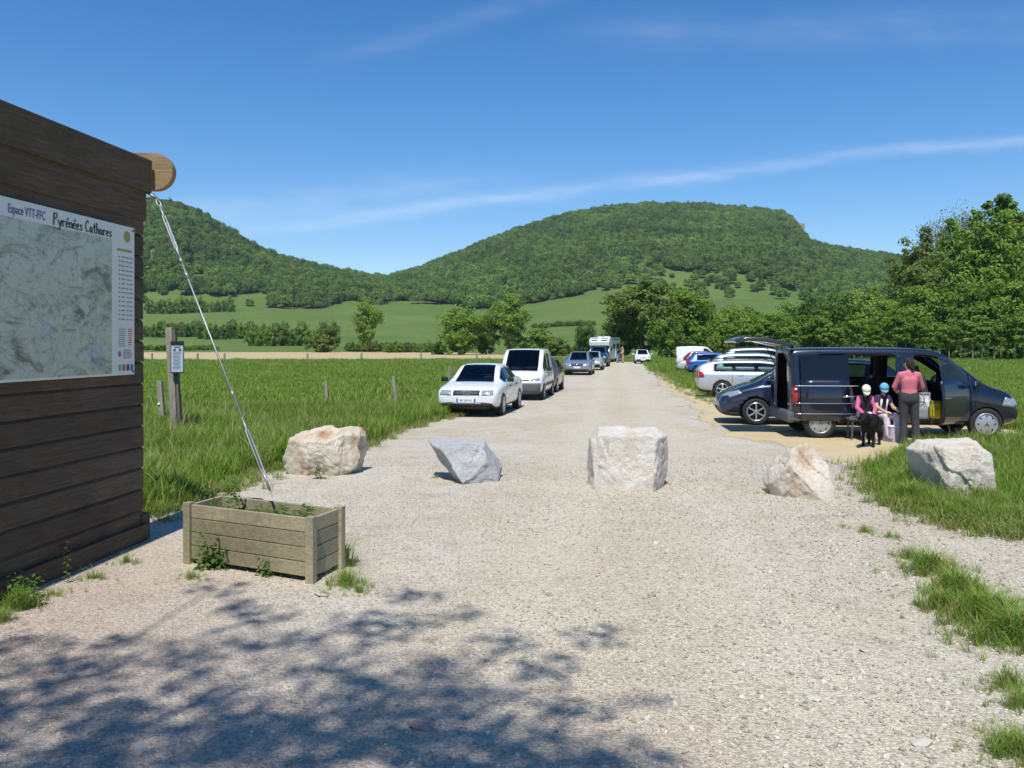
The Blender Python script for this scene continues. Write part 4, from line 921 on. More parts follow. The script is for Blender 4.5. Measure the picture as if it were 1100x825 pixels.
# ---- small van with tall body (windows) and panel van
SMALLVAN = dict(cowl=11, L=4.11, W=1.74, paint='white', wx=(.72, 3.41), wr_=.30, rim='cap', ww=.185,
 st=[(0.0, .40, .95, 1.66, .70, .60), (.04, .30, 1.0, 1.74, .80, .65), (.12, .24, 1.0, 1.78, .84, .66), (.75, .20, 1.0, 1.80, .865, .71), (1.40, .20, 1.0, 1.81, .87, .715), (1.50, .20, 1.0, 1.81, .87, .715), (2.08, .20, 1.0, 1.80, .87, .715), (2.18, .20, 1.0, 1.80, .87, .715), (2.42, .20, 1.0, 1.77, .87, .715), (2.55, .20, 1.0, 1.72, .87, .715), (3.20, .20, .98, 1.12, .865, .75), (3.32, .20, .965, 1.04, .86, .73), (3.80, .20, .84, .90, .84, .70), (3.98, .22, .70, .78, .80, .66), (4.07, .28, .60, .66, .74, .60), (4.11, .36, .52, .57, .64, .50)],
 groups=GRP, trim='grey', head=[(.44, .66), (.76, .69), (.74, .80), (.46, .74)], fstrip=[([(-.78, .28), (.78, .28), (.78, .62), (-.78, .62)], 'grey')], intake=[[(-.4, .36), (.4, .36), (.4, .42), (-.4, .42)]], plate=(-.36, .53, None), mirror=(2.98, 1.08, .86), seams=[(2.12, .40, 2.12, 1.0), (3.1, .34, 3.1, .98), (1.45, .4, 1.45, 1.0)], handles=[(2.3, .92)], sidestrip=[(.9, .48, 3.1, .60, 'grey')], tail=[(.62, .80), (.80, .80), (.79, 1.08), (.62, 1.08)], bplate=(0, .6, None), wiper=(3.2, 1.08), grille=[(-.38, .68), (.38, .68), (.38, .73), (-.38, .73)], badge='round')
SMALLVAN['reg'] = regions([(8, 11)], [], [(4, 6), (7, 10)], (0, 1))
PANELVAN = dict(SMALLVAN); PANELVAN['reg'] = regions([(8, 11)], [], [(7, 10)], (0, 1))
# ---- estate
ESTATE = dict(cowl=12, L=4.55, W=1.77, paint='bluesilver', wx=(.92, 3.60), wr_=.315, rim='five', ww=.205,
 st=[(0.0, .42, .86, 1.02, .68, .58), (.05, .30, .94, 1.14, .80, .62), (.14, .22, .96, 1.22, .845, .60), (.42, .19, .96, 1.43, .87, .56), (.55, .18, .96, 1.455, .88, .565), (1.22, .18, .955, 1.49, .885, .575), (1.32, .18, .955, 1.49, .885, .575), (2.05, .18, .945, 1.50, .885, .58), (2.15, .18, .945, 1.50, .885, .58), (2.62, .18, .94, 1.465, .885, .585), (2.76, .18, .935, 1.43, .885, .59), (3.36, .18, .915, 1.05, .88, .67), (3.48, .18, .905, .975, .875, .70), (4.10, .18, .83, .89, .86, .69), (4.36, .20, .74, .80, .83, .66), (4.50, .27, .64, .70, .76, .60), (4.55, .36, .56, .61, .66, .50)],
 groups=GRP, trim='black', head=[(.44, .60), (.76, .63), (.74, .76), (.44, .72)], grille=[(-.38, .60), (.38, .60), (.40, .74), (-.40, .74)], badge='round', intake=[[(-.6, .28), (.6, .28), (.56, .40), (-.56, .40)]], plate=(0, .50, None), mirror=(3.1, 1.0, .88), mirmat='bluesilver', seams=[(1.27, .36, 1.27, .95), (2.1, .28, 2.1, .95), (3.18, .30, 3.18, .92)], handles=[(1.55, .84), (2.55, .83)], handlemat='silver', rails=(.5, 2.6, 1.5, .50), tail=[(.54, .72), (.78, .72), (.74, 1.0), (.56, 1.0)], tailside=[(.06, .74), (.28, .76), (.25, .94), (.10, .98)], bplate=(0, .62, None), wiper=(3.36, .98))
ESTATE['reg'] = regions([(9, 12)], [(1, 3)], [(4, 11)], (0, 1))
# ---- hatchback
HATCH = dict(cowl=12, L=3.90, W=1.68, paint='white', wx=(.66, 3.10), wr_=.295, rim='six', ww=.185,
 st=[(0.0, .42, .82, .94, .64, .56), (.05, .30, .90, 1.02, .76, .60), (.14, .22, .92, 1.10, .80, .59), (.45, .19, .93, 1.37, .825, .55), (.58, .18, .93, 1.40, .83, .55), (1.00, .18, .93, 1.43, .835, .56), (1.10, .18, .93, 1.43, .835, .56), (1.62, .18, .925, 1.445, .84, .565), (1.72, .18, .925, 1.445, .84, .565), (2.12, .18, .92, 1.41, .84, .57), (2.26, .18, .915, 1.37, .84, .575), (2.86, .18, .895, 1.04, .835, .64), (2.98, .18, .885, .965, .83, .67), (3.50, .18, .80, .87, .815, .66), (3.74, .20, .70, .77, .78, .62), (3.86, .27, .60, .66, .72, .56), (3.90, .36, .54, .58, .62, .48)],
 groups=GRP, trim='black', head=[(.38, .60), (.70, .66), (.66, .78), (.40, .70)], grille=[(-.30, .60), (.30, .60), (.30, .66), (-.30, .66)], badge='round', intake=[[(-.62, .34), (.62, .34), (.66, .46), (-.66, .46)]], plate=(0, .40, None), mirror=(2.66, .98, .84), seams=[(1.05, .36, 1.05, .92), (1.67, .28, 1.67, .92), (2.75, .30, 2.75, .90)], handles=[(1.3, .82), (1.95, .81)], tail=[(.50, .72), (.74, .72), (.70, 1.0), (.52, .98)], tailside=[(.05, .74), (.30, .76), (.26, .92), (.10, .96)], bplate=(0, .60, None), wiper=(2.86, .97))
HATCH['reg'] = regions([(9, 12)], [(1, 3)], [(4, 11)], (0, 1))
# ---- one-box people carrier
MPV = dict(cowl=12, L=4.28, W=1.81, paint='scenic', wx=(.72, 3.40), wr_=.325, rim='six', ww=.21,
 st=[(0.0, .42, .90, 1.05, .68, .58), (.05, .30, .98, 1.24, .80, .62), (.14, .22, 1.0, 1.36, .85, .60), (.36, .19, 1.0, 1.54, .88, .59), (.48, .18, 1.0, 1.57, .89, .59), (1.05, .18, 1.0, 1.61, .90, .60), (1.15, .18, 1.0, 1.61, .90, .60), (1.85, .18, .995, 1.62, .905, .61), (1.95, .18, .995, 1.62, .905, .61), (2.35, .18, .99, 1.58, .905, .615), (2.50, .18, .985, 1.54, .905, .62), (3.26, .18, .965, 1.12, .90, .69), (3.36, .18, .955, 1.05, .895, .70), (3.86, .18, .82, .90, .87, .69), (4.10, .20, .70, .78, .83, .65), (4.24, .27, .60, .66, .76, .58), (4.28, .36, .52, .57, .66, .50)],
 groups=GRP, trim='black', head=[(.52, .66), (.80, .72), (.78, .84), (.54, .74)], headside=[(3.72, .76), (4.02, .66), (4.08, .73), (3.80, .86)], grille=[(-.36, .60), (.36, .60), (.36, .67), (-.36, .67)], badge='round', intake=[[(-.66, .26), (.66, .26), (.60, .44), (-.60, .44)]], plate=(0, .50, None), mirror=(3.0, 1.06, .90), mirmat='scenic', seams=[(1.1, .36, 1.1, .99), (1.9, .28, 1.9, .99), (3.12, .30, 3.12, .96)], handles=[(1.4, .88), (2.2, .87)], tail=[(.60, .80), (.80, .80), (.74, 1.2), (.60, 1.2)], bplate=(0, .6, None), wiper=(3.26, 1.05), sidestrip=[(1.0, .46, 3.0, .54, 'black')])
MPV['reg'] = regions([(9, 12)], [(1, 3)], [(4, 11)], (0, 1))
MPV2 = dict(MPV, mirmat='paleblue', rails=(.55, 2.5, 1.6, .52), tailside=[(.06, .80), (.22, .80), (.30, 1.25), (.18, 1.25)], rim='five')
MPV2.pop('headside')
SUV = dict(ESTATE, W=1.85, L=4.5, wr_=.36, ww=.23, rails=(.5, 2.6, 1.5, .52)); SUV['st'] = [(x, zb+.12, be+.16, tp+.28, w_*1.04, wr*1.06) for (x, zb, be, tp, w_, wr) in ESTATE['st']]
for k in ('head', 'grille', 'tail', 'tailside'): SUV[k] = [(a, b+.15) for a, b in ESTATE[k]]
SUV['intake'] = [[(a, b+.12) for a, b in q] for q in ESTATE['intake']]; SUV['plate'] = (0, .62, None); SUV['bplate'] = (0, .75, None); SUV['seams'] = []; SUV['handles'] = [(1.55, 1.0), (2.55, .99)]; SUV['mirror'] = (3.1, 1.17, .92)

AX = Vector((.155, .988, 0)).normalized(); NX = Vector((.988, -.155, 0)).normalized()
def left_row(spec, wheel_pt, name, label, cat, mats=None, group='cars parked in line on the left of the road', turn=0.0):
    """wheel_pt: where the near front wheel on the road side touches the ground; the car faces us"""
    a = Matrix.Rotation(R(turn), 3, 'Z') @ AX; nx = Matrix.Rotation(R(turn), 3, 'Z') @ NX
    c = wheel_pt-nx*(spec['W']/2-.12)+a*(spec['wx'][1]-spec['L']/2); return car(spec, name, c, -a, label, cat, group, mats)
left_row(SALOON, G(537.5, 446.3), 'saloon_car', 'white saloon car with black lower bumper, first in the left line', 'car', turn=-1)
left_row(SMALLVAN, G(582, 429.5), 'small_van', 'white tall small van with grey bumper, parked behind the white saloon', 'van')
left_row(dict(HATCH, mirmat='maroon'), G(597.5, 421.5)+Vector((-.05, 0, 0)), 'hatchback_car', 'dark red hatchback half hidden behind the white small van', 'car', 'maroon')
left_row(ESTATE, G(634, 402.8), 'estate_car', 'blue silver estate car with roof rails facing us, left side of road', 'car')
left_row(dict(HATCH, mirmat='silver'), G(646, 397.6), 'hatchback_car', 'silver hatchback tucked in behind the blue silver estate', 'car', 'silver')
left_row(SUV, G(652.5, 394.0), 'off_road_car', 'tall dark slate blue car parked in front of the white motorhome', 'car', 'suvblue')
car(dict(HATCH, mirmat='white'), 'hatchback_car', G(693, 390.8)+Vector((0, 2, 0)), (-.10, -1), 'white hatchback driving towards us alone at the far end of the road', 'car')
def right_row(spec, near_pt, ref_x, head, name, label, cat, mats=None, turn=0.0, group='cars parked side by side on the right'):
    """near_pt: ground point under the near side at local length ref_x; head +1 faces right, -1 faces the road"""
    h = Matrix.Rotation(R(turn), 3, 'Z') @ Vector((head, 0, 0)); side = Vector((0, 1, 0)); side = Matrix.Rotation(R(turn), 3, 'Z') @ side
    c = near_pt+side*(spec['W']/2-.1)+h*(spec['L']/2-ref_x); return car(spec, name, c, h, label, cat, group, mats)
right_row(MPV, G(812, 456.7), 3.40, -1, 'people_carrier', 'dark blue people carrier facing the road, just left of the open van', 'car', turn=-9)
right_row(dict(ESTATE, rim='five', mirmat='silver', st=[(x, zb, be-.03, tp-.10 if tp > 1.3 else tp, w_, wr) for x, zb, be, tp, w_, wr in ESTATE['st']]), G(776, 427.7), .92, 1, 'estate_car', 'silver estate car with dark red tail light beside dark people carrier', 'car', 'silver', -11)
right_row(MPV2, Vector((XA(766, 35.0), 35.0, 0)), .12, 1, 'people_carrier', 'pale blue silver people carrier with roof rails behind the silver estate', 'car', 'paleblue', -9)
right_row(dict(HATCH, mirmat='blue'), Vector((XA(739, 54), 54, 0)), .05, 1, 'hatchback_car', 'bright blue hatchback with red tail lights in the right row', 'car', 'blue', -7)
right_row(dict(SALOON, mirmat='cream', tail=SALOON['tail']), Vector((XA(727, 58.5), 58.5, 0)), 4.48, -1, 'saloon_car', 'cream silver saloon nosing out of the right row beyond the blue hatchback', 'car', 'cream', -9)
right_row(dict(HATCH, mirmat='maroon'), Vector((XA(735, 66), 66, 0)), .05, 1, 'hatchback_car', 'dark red hatchback with tinted windows beside the white panel van', 'car', 'maroon', -9)
right_row(PANELVAN, Vector((XA(727, 71), 71, 0)), .05, 1, 'panel_van', 'windowless white panel van, farthest of the right hand row', 'van', 'white', -9)
right_row(dict(SUV, mirmat='silver'), Vector((XA(779, 47), 47, 0)), .1, 1, 'off_road_car', 'tall pale roofed car mostly hidden behind the pale blue people carrier', 'car', 'silver', -9)

# ---- motorhome
def motorhome():
    c = Vector((XA(654.5, 93), 93, 0)); a = Vector((.316, .949, 0)); n_ = Vector((.949, -.316, 0)); W, H, Lg = 2.25, 2.72, 6.0
    root = empty('motorhome', c-n_*W/2+a*Lg/2, math.atan2(-a.y, -a.x), 'white coachbuilt motorhome parked at the far end of the left line', 'motorhome', None)
    b = MB(); prof = [(-3, .45), (-3, 2.66), (-2.9, H), (2.0, H), (2.75, 2.55), (2.95, 2.2), (2.85, 1.85), (2.25, 1.75), (2.9, 1.15), (3.3, 1.0), (3.42, .75), (3.42, .42)]
    k = len(prof); V = [(x, -W/2+.04, z) for x, z in prof]+[(x, W/2-.04, z) for x, z in prof]; Fc = [tuple(range(k)), tuple(range(2*k-1, k-1, -1))]+[(i, i+k, (i+1) % k+k, (i+1) % k) for i in range(k)]
    b.add(V, Fc); b.build('body', M['white'], root)
    b = MB(); b.add([(2.28, -.95, 1.72), (2.28, .95, 1.72), (2.90, 1.0, 1.17), (2.90, -1.0, 1.17)], [(0, 3, 2, 1)]); 
    bb = MB().bar((2.30, 0, 1.76), (2.93, 0, 1.19), 1.9, .03); bb.build('windscreen', M['carglass'], root)
    for x, z, w_, h in ((-1.9, 1.75, 1.1, .6), (.3, 1.75, 1.0, .55), (1.75, 1.5, .7, .5)):
        for s in (-1, 1):
            f = MB().box((x, s*(W/2-.03), z), (w_, .05, h), None, .02).build('window', M['grey'], root); MB().box((x, s*(W/2), z), (w_-.1, .03, h-.1), None, .01).build('pane', M['carglass'], f)
    d = MB().box((-.75, W/2-.03, 1.3), (.62, .05, 1.75), None, .02).build('door', M['white'], root); MB().box((-.75, W/2, 1.75), (.36, .03, .5), None, .01).build('pane', M['carglass'], d)
    MB().box((-.4, W/2+.03, 2.55), (3.6, .11, .14), None, .03).build('awning_case', M['grey'], root)
    MB().box((-1.2, 0, H+.06), (.8, .7, .14), None, .04).build('roof_vent', M['white'], root); MB().box((.9, -.3, H+.05), (.5, .5, .12), None, .03).build('roof_vent', M['white'], root)
    for s in (-1, 1): MB().box((3.36, s*.78, .86), (.12, .36, .2), None, .04).build('headlight', M['lamp'], root)
    MB().box((3.42, 0, .5), (.1, 2.0, .26), None, .04).build('bumper', M['grey'], root); MB().box((3.38, 0, .82), (.1, .8, .14), None, .02).build('grille', M['black'], root)
    for s in (-1, 1): MB().box((2.3, s*(W/2+.1), 1.45), (.12, .2, .34), None, .03).build('wing_mirror', M['black'], root)
    wheels(root, [-1.5, 2.45], W/2-.03, .34, .22, 'cap')
    # bicycles on a rack hang in front of nothing here: the dark panel above the cab is a window of the alcove
    for y in (-.55, .55): MB().bar((2.62, y, 2.62), (2.90, y, 2.32), .7, .03).build('cab_window', M['carglass'], root)
motorhome()

# ------------------------------------------------------------------ timber wall with the map board
WC = Vector((-3.715, 8.64, 0)); WA = Vector((.1075, 1, 0)).normalized(); WRZ = math.atan2(WA.y, WA.x); WTOP = 3.83
hut = empty('timber_wall', WC, WRZ, 'dark timber clad wall carrying the map board, at the left edge', 'wall')
b = MB(); z = 0.10; hb = .21; n = 0
while z < 3.18:
    for x0, x1 in ((-6.2, -3.05), (-3.045, 0)):
        y0 = .008*random.random(); z0, z1 = z+random.uniform(-.003, .003), z+hb
        prof = [(.0, z0), (-.030-y0, z0), (-.036-y0, z0+.015), (-.032-y0, z1-.030), (-.012, z1-.004), (.0, z1-.004)]; k = len(prof); V = [(x0, y, zz_) for y, zz_ in prof]+[(x1, y, zz_) for y, zz_ in prof]
        b.add(V, [tuple(range(k-1, -1, -1)), tuple(range(k, 2*k))]+[(i, (i+1) % k, (i+1) % k+k, i+k) for i in range(k)])
    z += hb; n += 1
b.build('cladding', M['wall_wood'], hut)
b = MB(); b.box((-3.1, .19, 1.92), (6.19, .34, 3.74)); b.build('core', M['wall_wood'], hut)
b = MB(); b.box((-3.09, -.030, 3.33), (6.24, .05, .30), None, .008); b.build('fascia_board', M['wall_wood'], hut)
b = MB(); b.box((-3.06, -.055, 3.635), (6.26, .07, .33), None, .010); b.build('fascia_board', M['wall_wood'], hut)
b = MB(); b.box((.075, -.053, 3.635), (.012, .064, .322), None, .002); b.box((.045, .10, 3.66), (.05, .22, .26), None, .004); b.build('board_end', M['wall_wood2'], hut)
b = MB(); b.box((-3.1, -.03, .09), (6.24, .12, .16), None, .01); b.box((.03, .16, .13), (.16, .42, .26), None, .01); b.build('plinth', M['wall_wood'], hut)
b = MB(); b.box((.012, .17, 1.75), (.045, .30, 3.35), None, .006); b.build('end_post', M['wall_wood'], hut)
# rounded purlin end sticking out past the corner
P0 = WC+WA*.10
def half_round(x0, x1, zc, h, y0, y1):
    pts = [(x0, zc-h/2), (x1-h/2, zc-h/2)]+[(x1-h/2+h/2*math.cos(a), zc+h/2*math.sin(a)) for a in np.linspace(-math.pi/2, math.pi/2, 17)[1:-1]]+[(x1-h/2, zc+h/2), (x0, zc+h/2)]
    k = len(pts); V = [(x, y0, z) for x, z in pts]+[(x, y1, z) for x, z in pts]; return V, [tuple(range(k)), tuple(range(2*k-1, k-1, -1))]+[(i, i+k, (i+1) % k+k, (i+1) % k) for i in range(k)]
V, Fc = half_round(-1.2, .33, 3.70, .375, 0, .10); b = MB(); b.add(V, Fc); o = b.build('purlin_end', [M['wall_wood2']], hut, (0.06, .03, 0)); o.rotation_euler = (0, 0, -WRZ); o.location = (.11, .06, 0)

def mapmat():
    t = NT('relief_map'); n = t.noise(3.0, 8, 0.7); n2 = t.noise(2.0, 8, 0.68, t.mapping((1.0, 1, 2.6), rot=(0, R(28), 0)), 1.5); n3 = t.noise(2.0, 3); lake = t.voro(1.1, vec=t.mapping((1, 1, 1)))
    n4 = t.noise(7.0, 6, 0.7, t.mapping((1, 1, 2), rot=(0, R(24), 0)), 1.0)
    c = t.ramp(n, [(.3, sl('#aab39c')), (.5, sl('#c2c3b0')), (.7, sl('#9ca98e'))])
    c = t.mix(t.ramp(n2, [(.50, 0.0), (.64, .85)]), c, sl('#5f5b4c')); c = t.mix(t.ramp(n4, [(.54, 0.0), (.70, .7)]), c, sl('#7a7566')); c = t.mix(t.ramp(n3, [(.62, 0.0), (.75, .5)]), c, sl('#b0847c')); c = t.mix(t.ramp(lake, [(.05, .8), (.2, 0.0)]), c, sl('#7f9fc6'))
    for sc_, k_ in ((2.6, .6), (4.5, .5)):
        ln = t.noise(sc_, 3, 0.5); ln = t.math('ABSOLUTE', t.math('SUBTRACT', ln, .5)); c = t.mix(t.ramp(ln, [(.0, k_), (.008, 0.0)]), c, sl('#75605c'))
    return t.set(c, 0.28, Specular_IOR_Level=0.5)
M['map'] = mapmat(); M['board'] = plain('board_white', sl('#dcdad0'), .3, 0, .03); M['ink'] = plain('marker_ink', sl('#3c3c40'), .5); M['purple'] = plain('purple_print', sl('#7b6a9a'), .5); M['greyprint'] = plain('grey_print', sl('#8e8e98'), .5); M['olivep'] = plain('olive_print', sl('#a39a4a'), .5); M['redp'] = plain('red_print', sl('#c04a50'), .5); M['bluep'] = plain('blue_print', sl('#4a62a8'), .5); M['greenp'] = plain('green_print', sl('#5fae7c'), .5)
def wx_(px): u = (px-550)/F; k = (u*WC.y-WC.x)/(WA.x-u*WA.y); return k      # how far along the wall a column of the photo falls
Z0, Z1 = 1.66, 3.075; XR = wx_(135.5); XL = XR-2.16
board = empty('map_board', WC+WA*((XL+XR)/2)+Vector((0, 0, (Z0+Z1)/2)), WRZ, 'white trail map board with handwritten heading on the timber wall', 'sign')
bw, bh = XR-XL, Z1-Z0; yb = -.075
MB().box((0, yb, 0), (bw, .02, bh), None, .003).build('panel', M['board'], board)
MB().box((-.19, yb-.0115, -.065), (bw-.40, .003, bh-.17), None, 0).build('map_sheet', M['map'], board)
q = empty('x'); bpy.data.objects.remove(q)
ys = yb-.0125
def put(nm, body, size, mat, x, z, align='LEFT', **k): return text(nm, body, size, mat, board, (x, ys, z), (R(90), 0, 0), .0012, align, **k)
xl = wx_(-3)-(XL+XR)/2
put('heading_print', 'Espace VTT-FFC', .10, M['purple'], xl, bh/2-.085, sx=.66, bold=.001)
# handwritten heading drawn as strokes
GLY = {'P': [[(0, 0), (.05, 1.0)], [(.0, .95), (.35, 1.02), (.5, .8), (.3, .58), (.05, .52)]], 'y': [[(0, .5), (.15, .1), (.3, .12)], [(.42, .52), (.25, -.05), (.08, -.38), (-.05, -.3)]], 'r': [[(.02, .5), (.06, 0)], [(.05, .35), (.2, .52), (.34, .45)]],
       'é': [[(.02, .28), (.36, .32), (.3, .5), (.12, .5), (.02, .25), (.12, .02), (.38, .08)], [(.2, .66), (.36, .82)]], 'e': [[(.02, .28), (.36, .32), (.3, .5), (.12, .5), (.02, .25), (.12, .02), (.38, .08)]], 'n': [[(.02, .5), (.05, 0)], [(.05, .38), (.22, .52), (.34, .4), (.36, 0)]],
       's': [[(.34, .48), (.12, .5), (.08, .36), (.3, .2), (.26, .02), (.02, .04)]], 'C': [[(.5, .85), (.3, 1.02), (.06, .75), (.03, .35), (.2, .02), (.5, .12)]], 'a': [[(.36, .45), (.14, .5), (.02, .25), (.12, .02), (.34, .2)], [(.38, .5), (.36, .1), (.46, .0)]], 't': [[(.16, .9), (.14, .1), (.3, .02)], [(0, .58), (.34, .62)]], 'h': [[(.04, 1.0), (.04, 0)], [(.05, .36), (.22, .52), (.34, .38), (.36, 0)]]}
def handwrite(s, x, z, size, mat):
    m = MB()
    for ch in s:
        if ch == ' ': x += size*.36; continue
        for st in GLY[ch]: m.tube([(x+a*size, ys-.001+.0006*random.random(), z+c*size) for a, c in st], size*.055, 5)
        x += size*(max(a for st in GLY[ch] for a, c in st)+.13)
    m.build('heading_handwriting', mat, board)
handwrite('Pyrénées Cathares', wx_(47)-(XL+XR)/2, bh/2-.135, .098, M['ink'])
xr = bw/2
m = MB(); m.box((xr-.175, ys, bh/2-.235), (.25, .002, .022)); m.build('list_title', M['olivep'], board)
m = MB()
for k in range(15):
    z = bh/2-.30-k*.042
    for a, w_ in ((-.265, .025), (-.20, .07), (-.125, .04), (-.065, .05)): m.box((xr+a+random.uniform(-.004, .004), ys, z), (w_*random.uniform(.7, 1.1), .002, .012))
for k in range(9): m.box((xr-.22+random.uniform(-.004, .004), ys, bh/2-.98-k*.02), (.12*random.uniform(.8, 1), .002, .007))
m.build('list_lines', M['greyprint'], board)
m = MB()
for k in range(8): m.box((xr-.08, ys, bh/2-.98-k*.021), (.07*random.uniform(.6, 1), .002, .008))
m.build('note_lines', M['redp'], board)
m = MB()
for k in range(5): m.box((xr-.13, ys, -bh/2+.235-k*.018), (.19*random.uniform(.6, 1), .002, .007))
m.lathe([(.028, 0), (.001, .001)], 14, 0, 'y', (xr-.26, ys, -bh/2+.20)); m.build('address_lines', M['purple'], board)
for k, mm in enumerate(('greenp', 'redp', 'ink', 'bluep')): MB().box((xr-.255+k*.068, ys, -bh/2+.07), (.045, .002, .06), None, 0).build('partner_logo', M[mm], board)
m = MB(); m.lathe([(.055, 0), (.001, .001)], 18, 0, 'y', (xr-.13, ys, bh/2-.10)); m.build('round_emblem', M['olivep'], board)
m = MB()
for sx_ in (-1, 1):
    for sz_ in (-1, 1): m.lathe([(.012, 0), (.009, -.006), (.001, -.008)], 10, 0, 'y', (sx_*(bw/2-.03), ys, sz_*(bh/2-.03)))
m.build('screws', M['darkmetal'], board)

# ------------------------------------------------------------------ planter and guy rod
FL, FR = G(205, 605), G(334, 626); e1 = (FR-FL).normalized(); e2 = Vector((.30, .954, 0)).normalized(); PL = (FR-FL).length; PD = .45; PH = .535
planter = empty('planter_box', FL, 0, 'weathered wooden planter box holding the foot of the guy rod', 'planter')
def pl(u, v, z): return e1*u+e2*v+Vector((0, 0, z))
b = MB(); gap = .006; bh_ = (PH-.05)/4
for side in ((0, 0, PL, 0), (PL, 0, PL, PD), (0, PD, PL, PD), (0, 0, 0, PD)):
    u0, v0, u1, v1 = side; m = MB()
    for k in range(4):
        zc = .045+bh_*(k+.5); m.bar(pl(u0, v0, zc), pl(u1, v1, zc), .034, bh_-gap, bev=.005)
    m.build('board_side', M['planter_wood'], planter)
for u, v in ((0, 0), (PL, 0), (PL, PD), (0, PD)):
    c = pl(u, v, 0)+(e1*(-.012 if u == 0 else .012))+e2*(-.014 if v == 0 else .014); m = MB(); m.bar(c, c+Vector((0, 0, PH+.012)), .072, .072, up=e2, bev=.006); m.build('corner_post', M['planter_wood'], planter)
bm = bmesh.new(); N_ = 18
gr = [[bm.verts.new(pl(PL*(.02+.96*i/N_), PD*(.05+.9*j/8), .44+.035*noise.noise((i*.6, j*.7, 3)))) for i in range(N_+1)] for j in range(9)]
for j in range(8):
    for i in range(N_): bm.faces.new((gr[j][i], gr[j][i+1], gr[j+1][i+1], gr[j+1][i]))
me = bpy.data.meshes.new('soil'); bm.to_mesh(me); bm.free(); link('soil', me, M['darksoil'], planter)
TOPP = Vector((WC.x+.14, WC.y+.03, 3.46)); d = 7.62; BOT = Vector((XA(301, d), d, .44))
rod = empty('guy_rod', (0, 0, 0), 0, 'galvanised guy rod with turnbuckles from wall corner down to planter', 'rod'); rod.location = BOT
def rp(t): return (TOPP-BOT)*t
m = MB(); m.tube([rp(0.10), rp(.90)], .0085, 8); m.build('rod', M['metal'], rod)
ax = (TOPP-BOT).normalized(); sd = Vector((0, 0, 1)).cross(ax).normalized()
def turnbuckle(t0, t1):
    m = MB()
    for s in (-1, 1): m.tube([rp(t0)+sd*.004*s, rp(t0+.012)+sd*.017*s, rp(t1-.012)+sd*.017*s, rp(t1)+sd*.004*s], .0055, 6)
    m.tube([rp(t0-.03), rp(t0+.03)], .010, 8); m.tube([rp(t1-.03), rp(t1+.03)], .010, 8); m.build('turnbuckle', M['metal'], rod)
turnbuckle(.80, .93); turnbuckle(.10, .25)
for a_, b_, r_ in ((rp(.0), rp(.075), .006), (rp(.35)-ax*.03, rp(.35)+ax*.03, .014), (rp(.72)-ax*.03, rp(.72)+ax*.05, .015), (rp(.77)-ax*.03, rp(.77)+ax*.03, .015)):
    m = MB(); m.tube([a_, b_], r_, 8); m.build('coupling', M['metal'], rod)
m = MB(); c_ = rp(.965); m.tube([c_+ax*.05*math.cos(a)+sd*.022*math.sin(a) for a in np.linspace(0, 2*math.pi, 15)], .0075, 6, cap=False); m.tube([rp(.985), rp(1.0)+Vector((-.08, 0, .01))], .012, 8); m.build('shackle', M['metal'], rod)
# weeds
def weed_mesh(n, h, sp, lf):
    C = []; Nn = []; S_ = []
    for k in range(n):
        a = random.uniform(0, 6.28); r = sp*math.sqrt(random.random()); hh = h*random.uniform(.5, 1.05); x, y = r*math.cos(a), r*math.sin(a); m = int(9*hh/.15)+3
        for q in range(m):
            t_ = (q+1)/m; b_ = q*2.4+a; rr = lf*(1.5-.7*t_); C.append((x*(1+.3*t_)+math.cos(b_)*rr, y*(1+.3*t_)+math.sin(b_)*rr, hh*t_)); Nn.append((math.cos(b_)*.5, math.sin(b_)*.5, .9)); S_.append(lf*(1.25-.5*t_)*random.uniform(.7, 1.2))
    Nn = np.array(Nn); Nn /= np.linalg.norm(Nn, axis=1)[:, None]; return quads_mesh('weed_leaves', np.array(C), Nn, np.array(S_), .55)
def weed(px, py, n, h, sp, lf, label, z=0.0, dd=None):
    c = G(px, py) if dd is None else Vector((XA(px, dd), dd, z)); o = link('weed_plant', weed_mesh(n, h, sp, lf), L['weed'], None, c); return tag(o, label, 'weed', 'weeds round the planter')
weed(222, 610, 5, .36, .09, .038, 'tall leafy weed against the front boards near the planter left post')
weed(238, 612, 4, .20, .05, .030, 'second leafy weed to the right of the tall one at the planter front')
weed(285, 618, 6, .18, .06, .026, 'small bushy weed against the middle of the planter front')
weed(249, 528, 3, .40, .03, .035, 'upright weed growing at the left end inside the planter', .44, 7.85)
weed(225, 0, 9, .14, .12, .03, 'low weeds at the left end of the planter soil', .44, 7.95)
weed(290, 0, 7, .12, .10, .04, 'broad leaved weed beside the guy rod foot in planter', .44, 7.55)
weed(325, 0, 9, .17, .12, .035, 'leafy weed clump inside the planter near its right front corner', .44, 7.35)
weed(262, 0, 6, .08, .16, .025, 'short weeds in the middle of the planter soil', .44, 7.75)
weed(12, 652, 14, .25, .18, .03, 'dark leafy weed clump at the foot of the timber wall')
weed(70, 625, 3, .35, .08, .015, 'thin stalky weed against the lower boards of the timber wall')
weed(343, 494, 4, .35, .06, .03, 'ivy-like weed climbing the crack of the tan boulder', 0, 12.55)
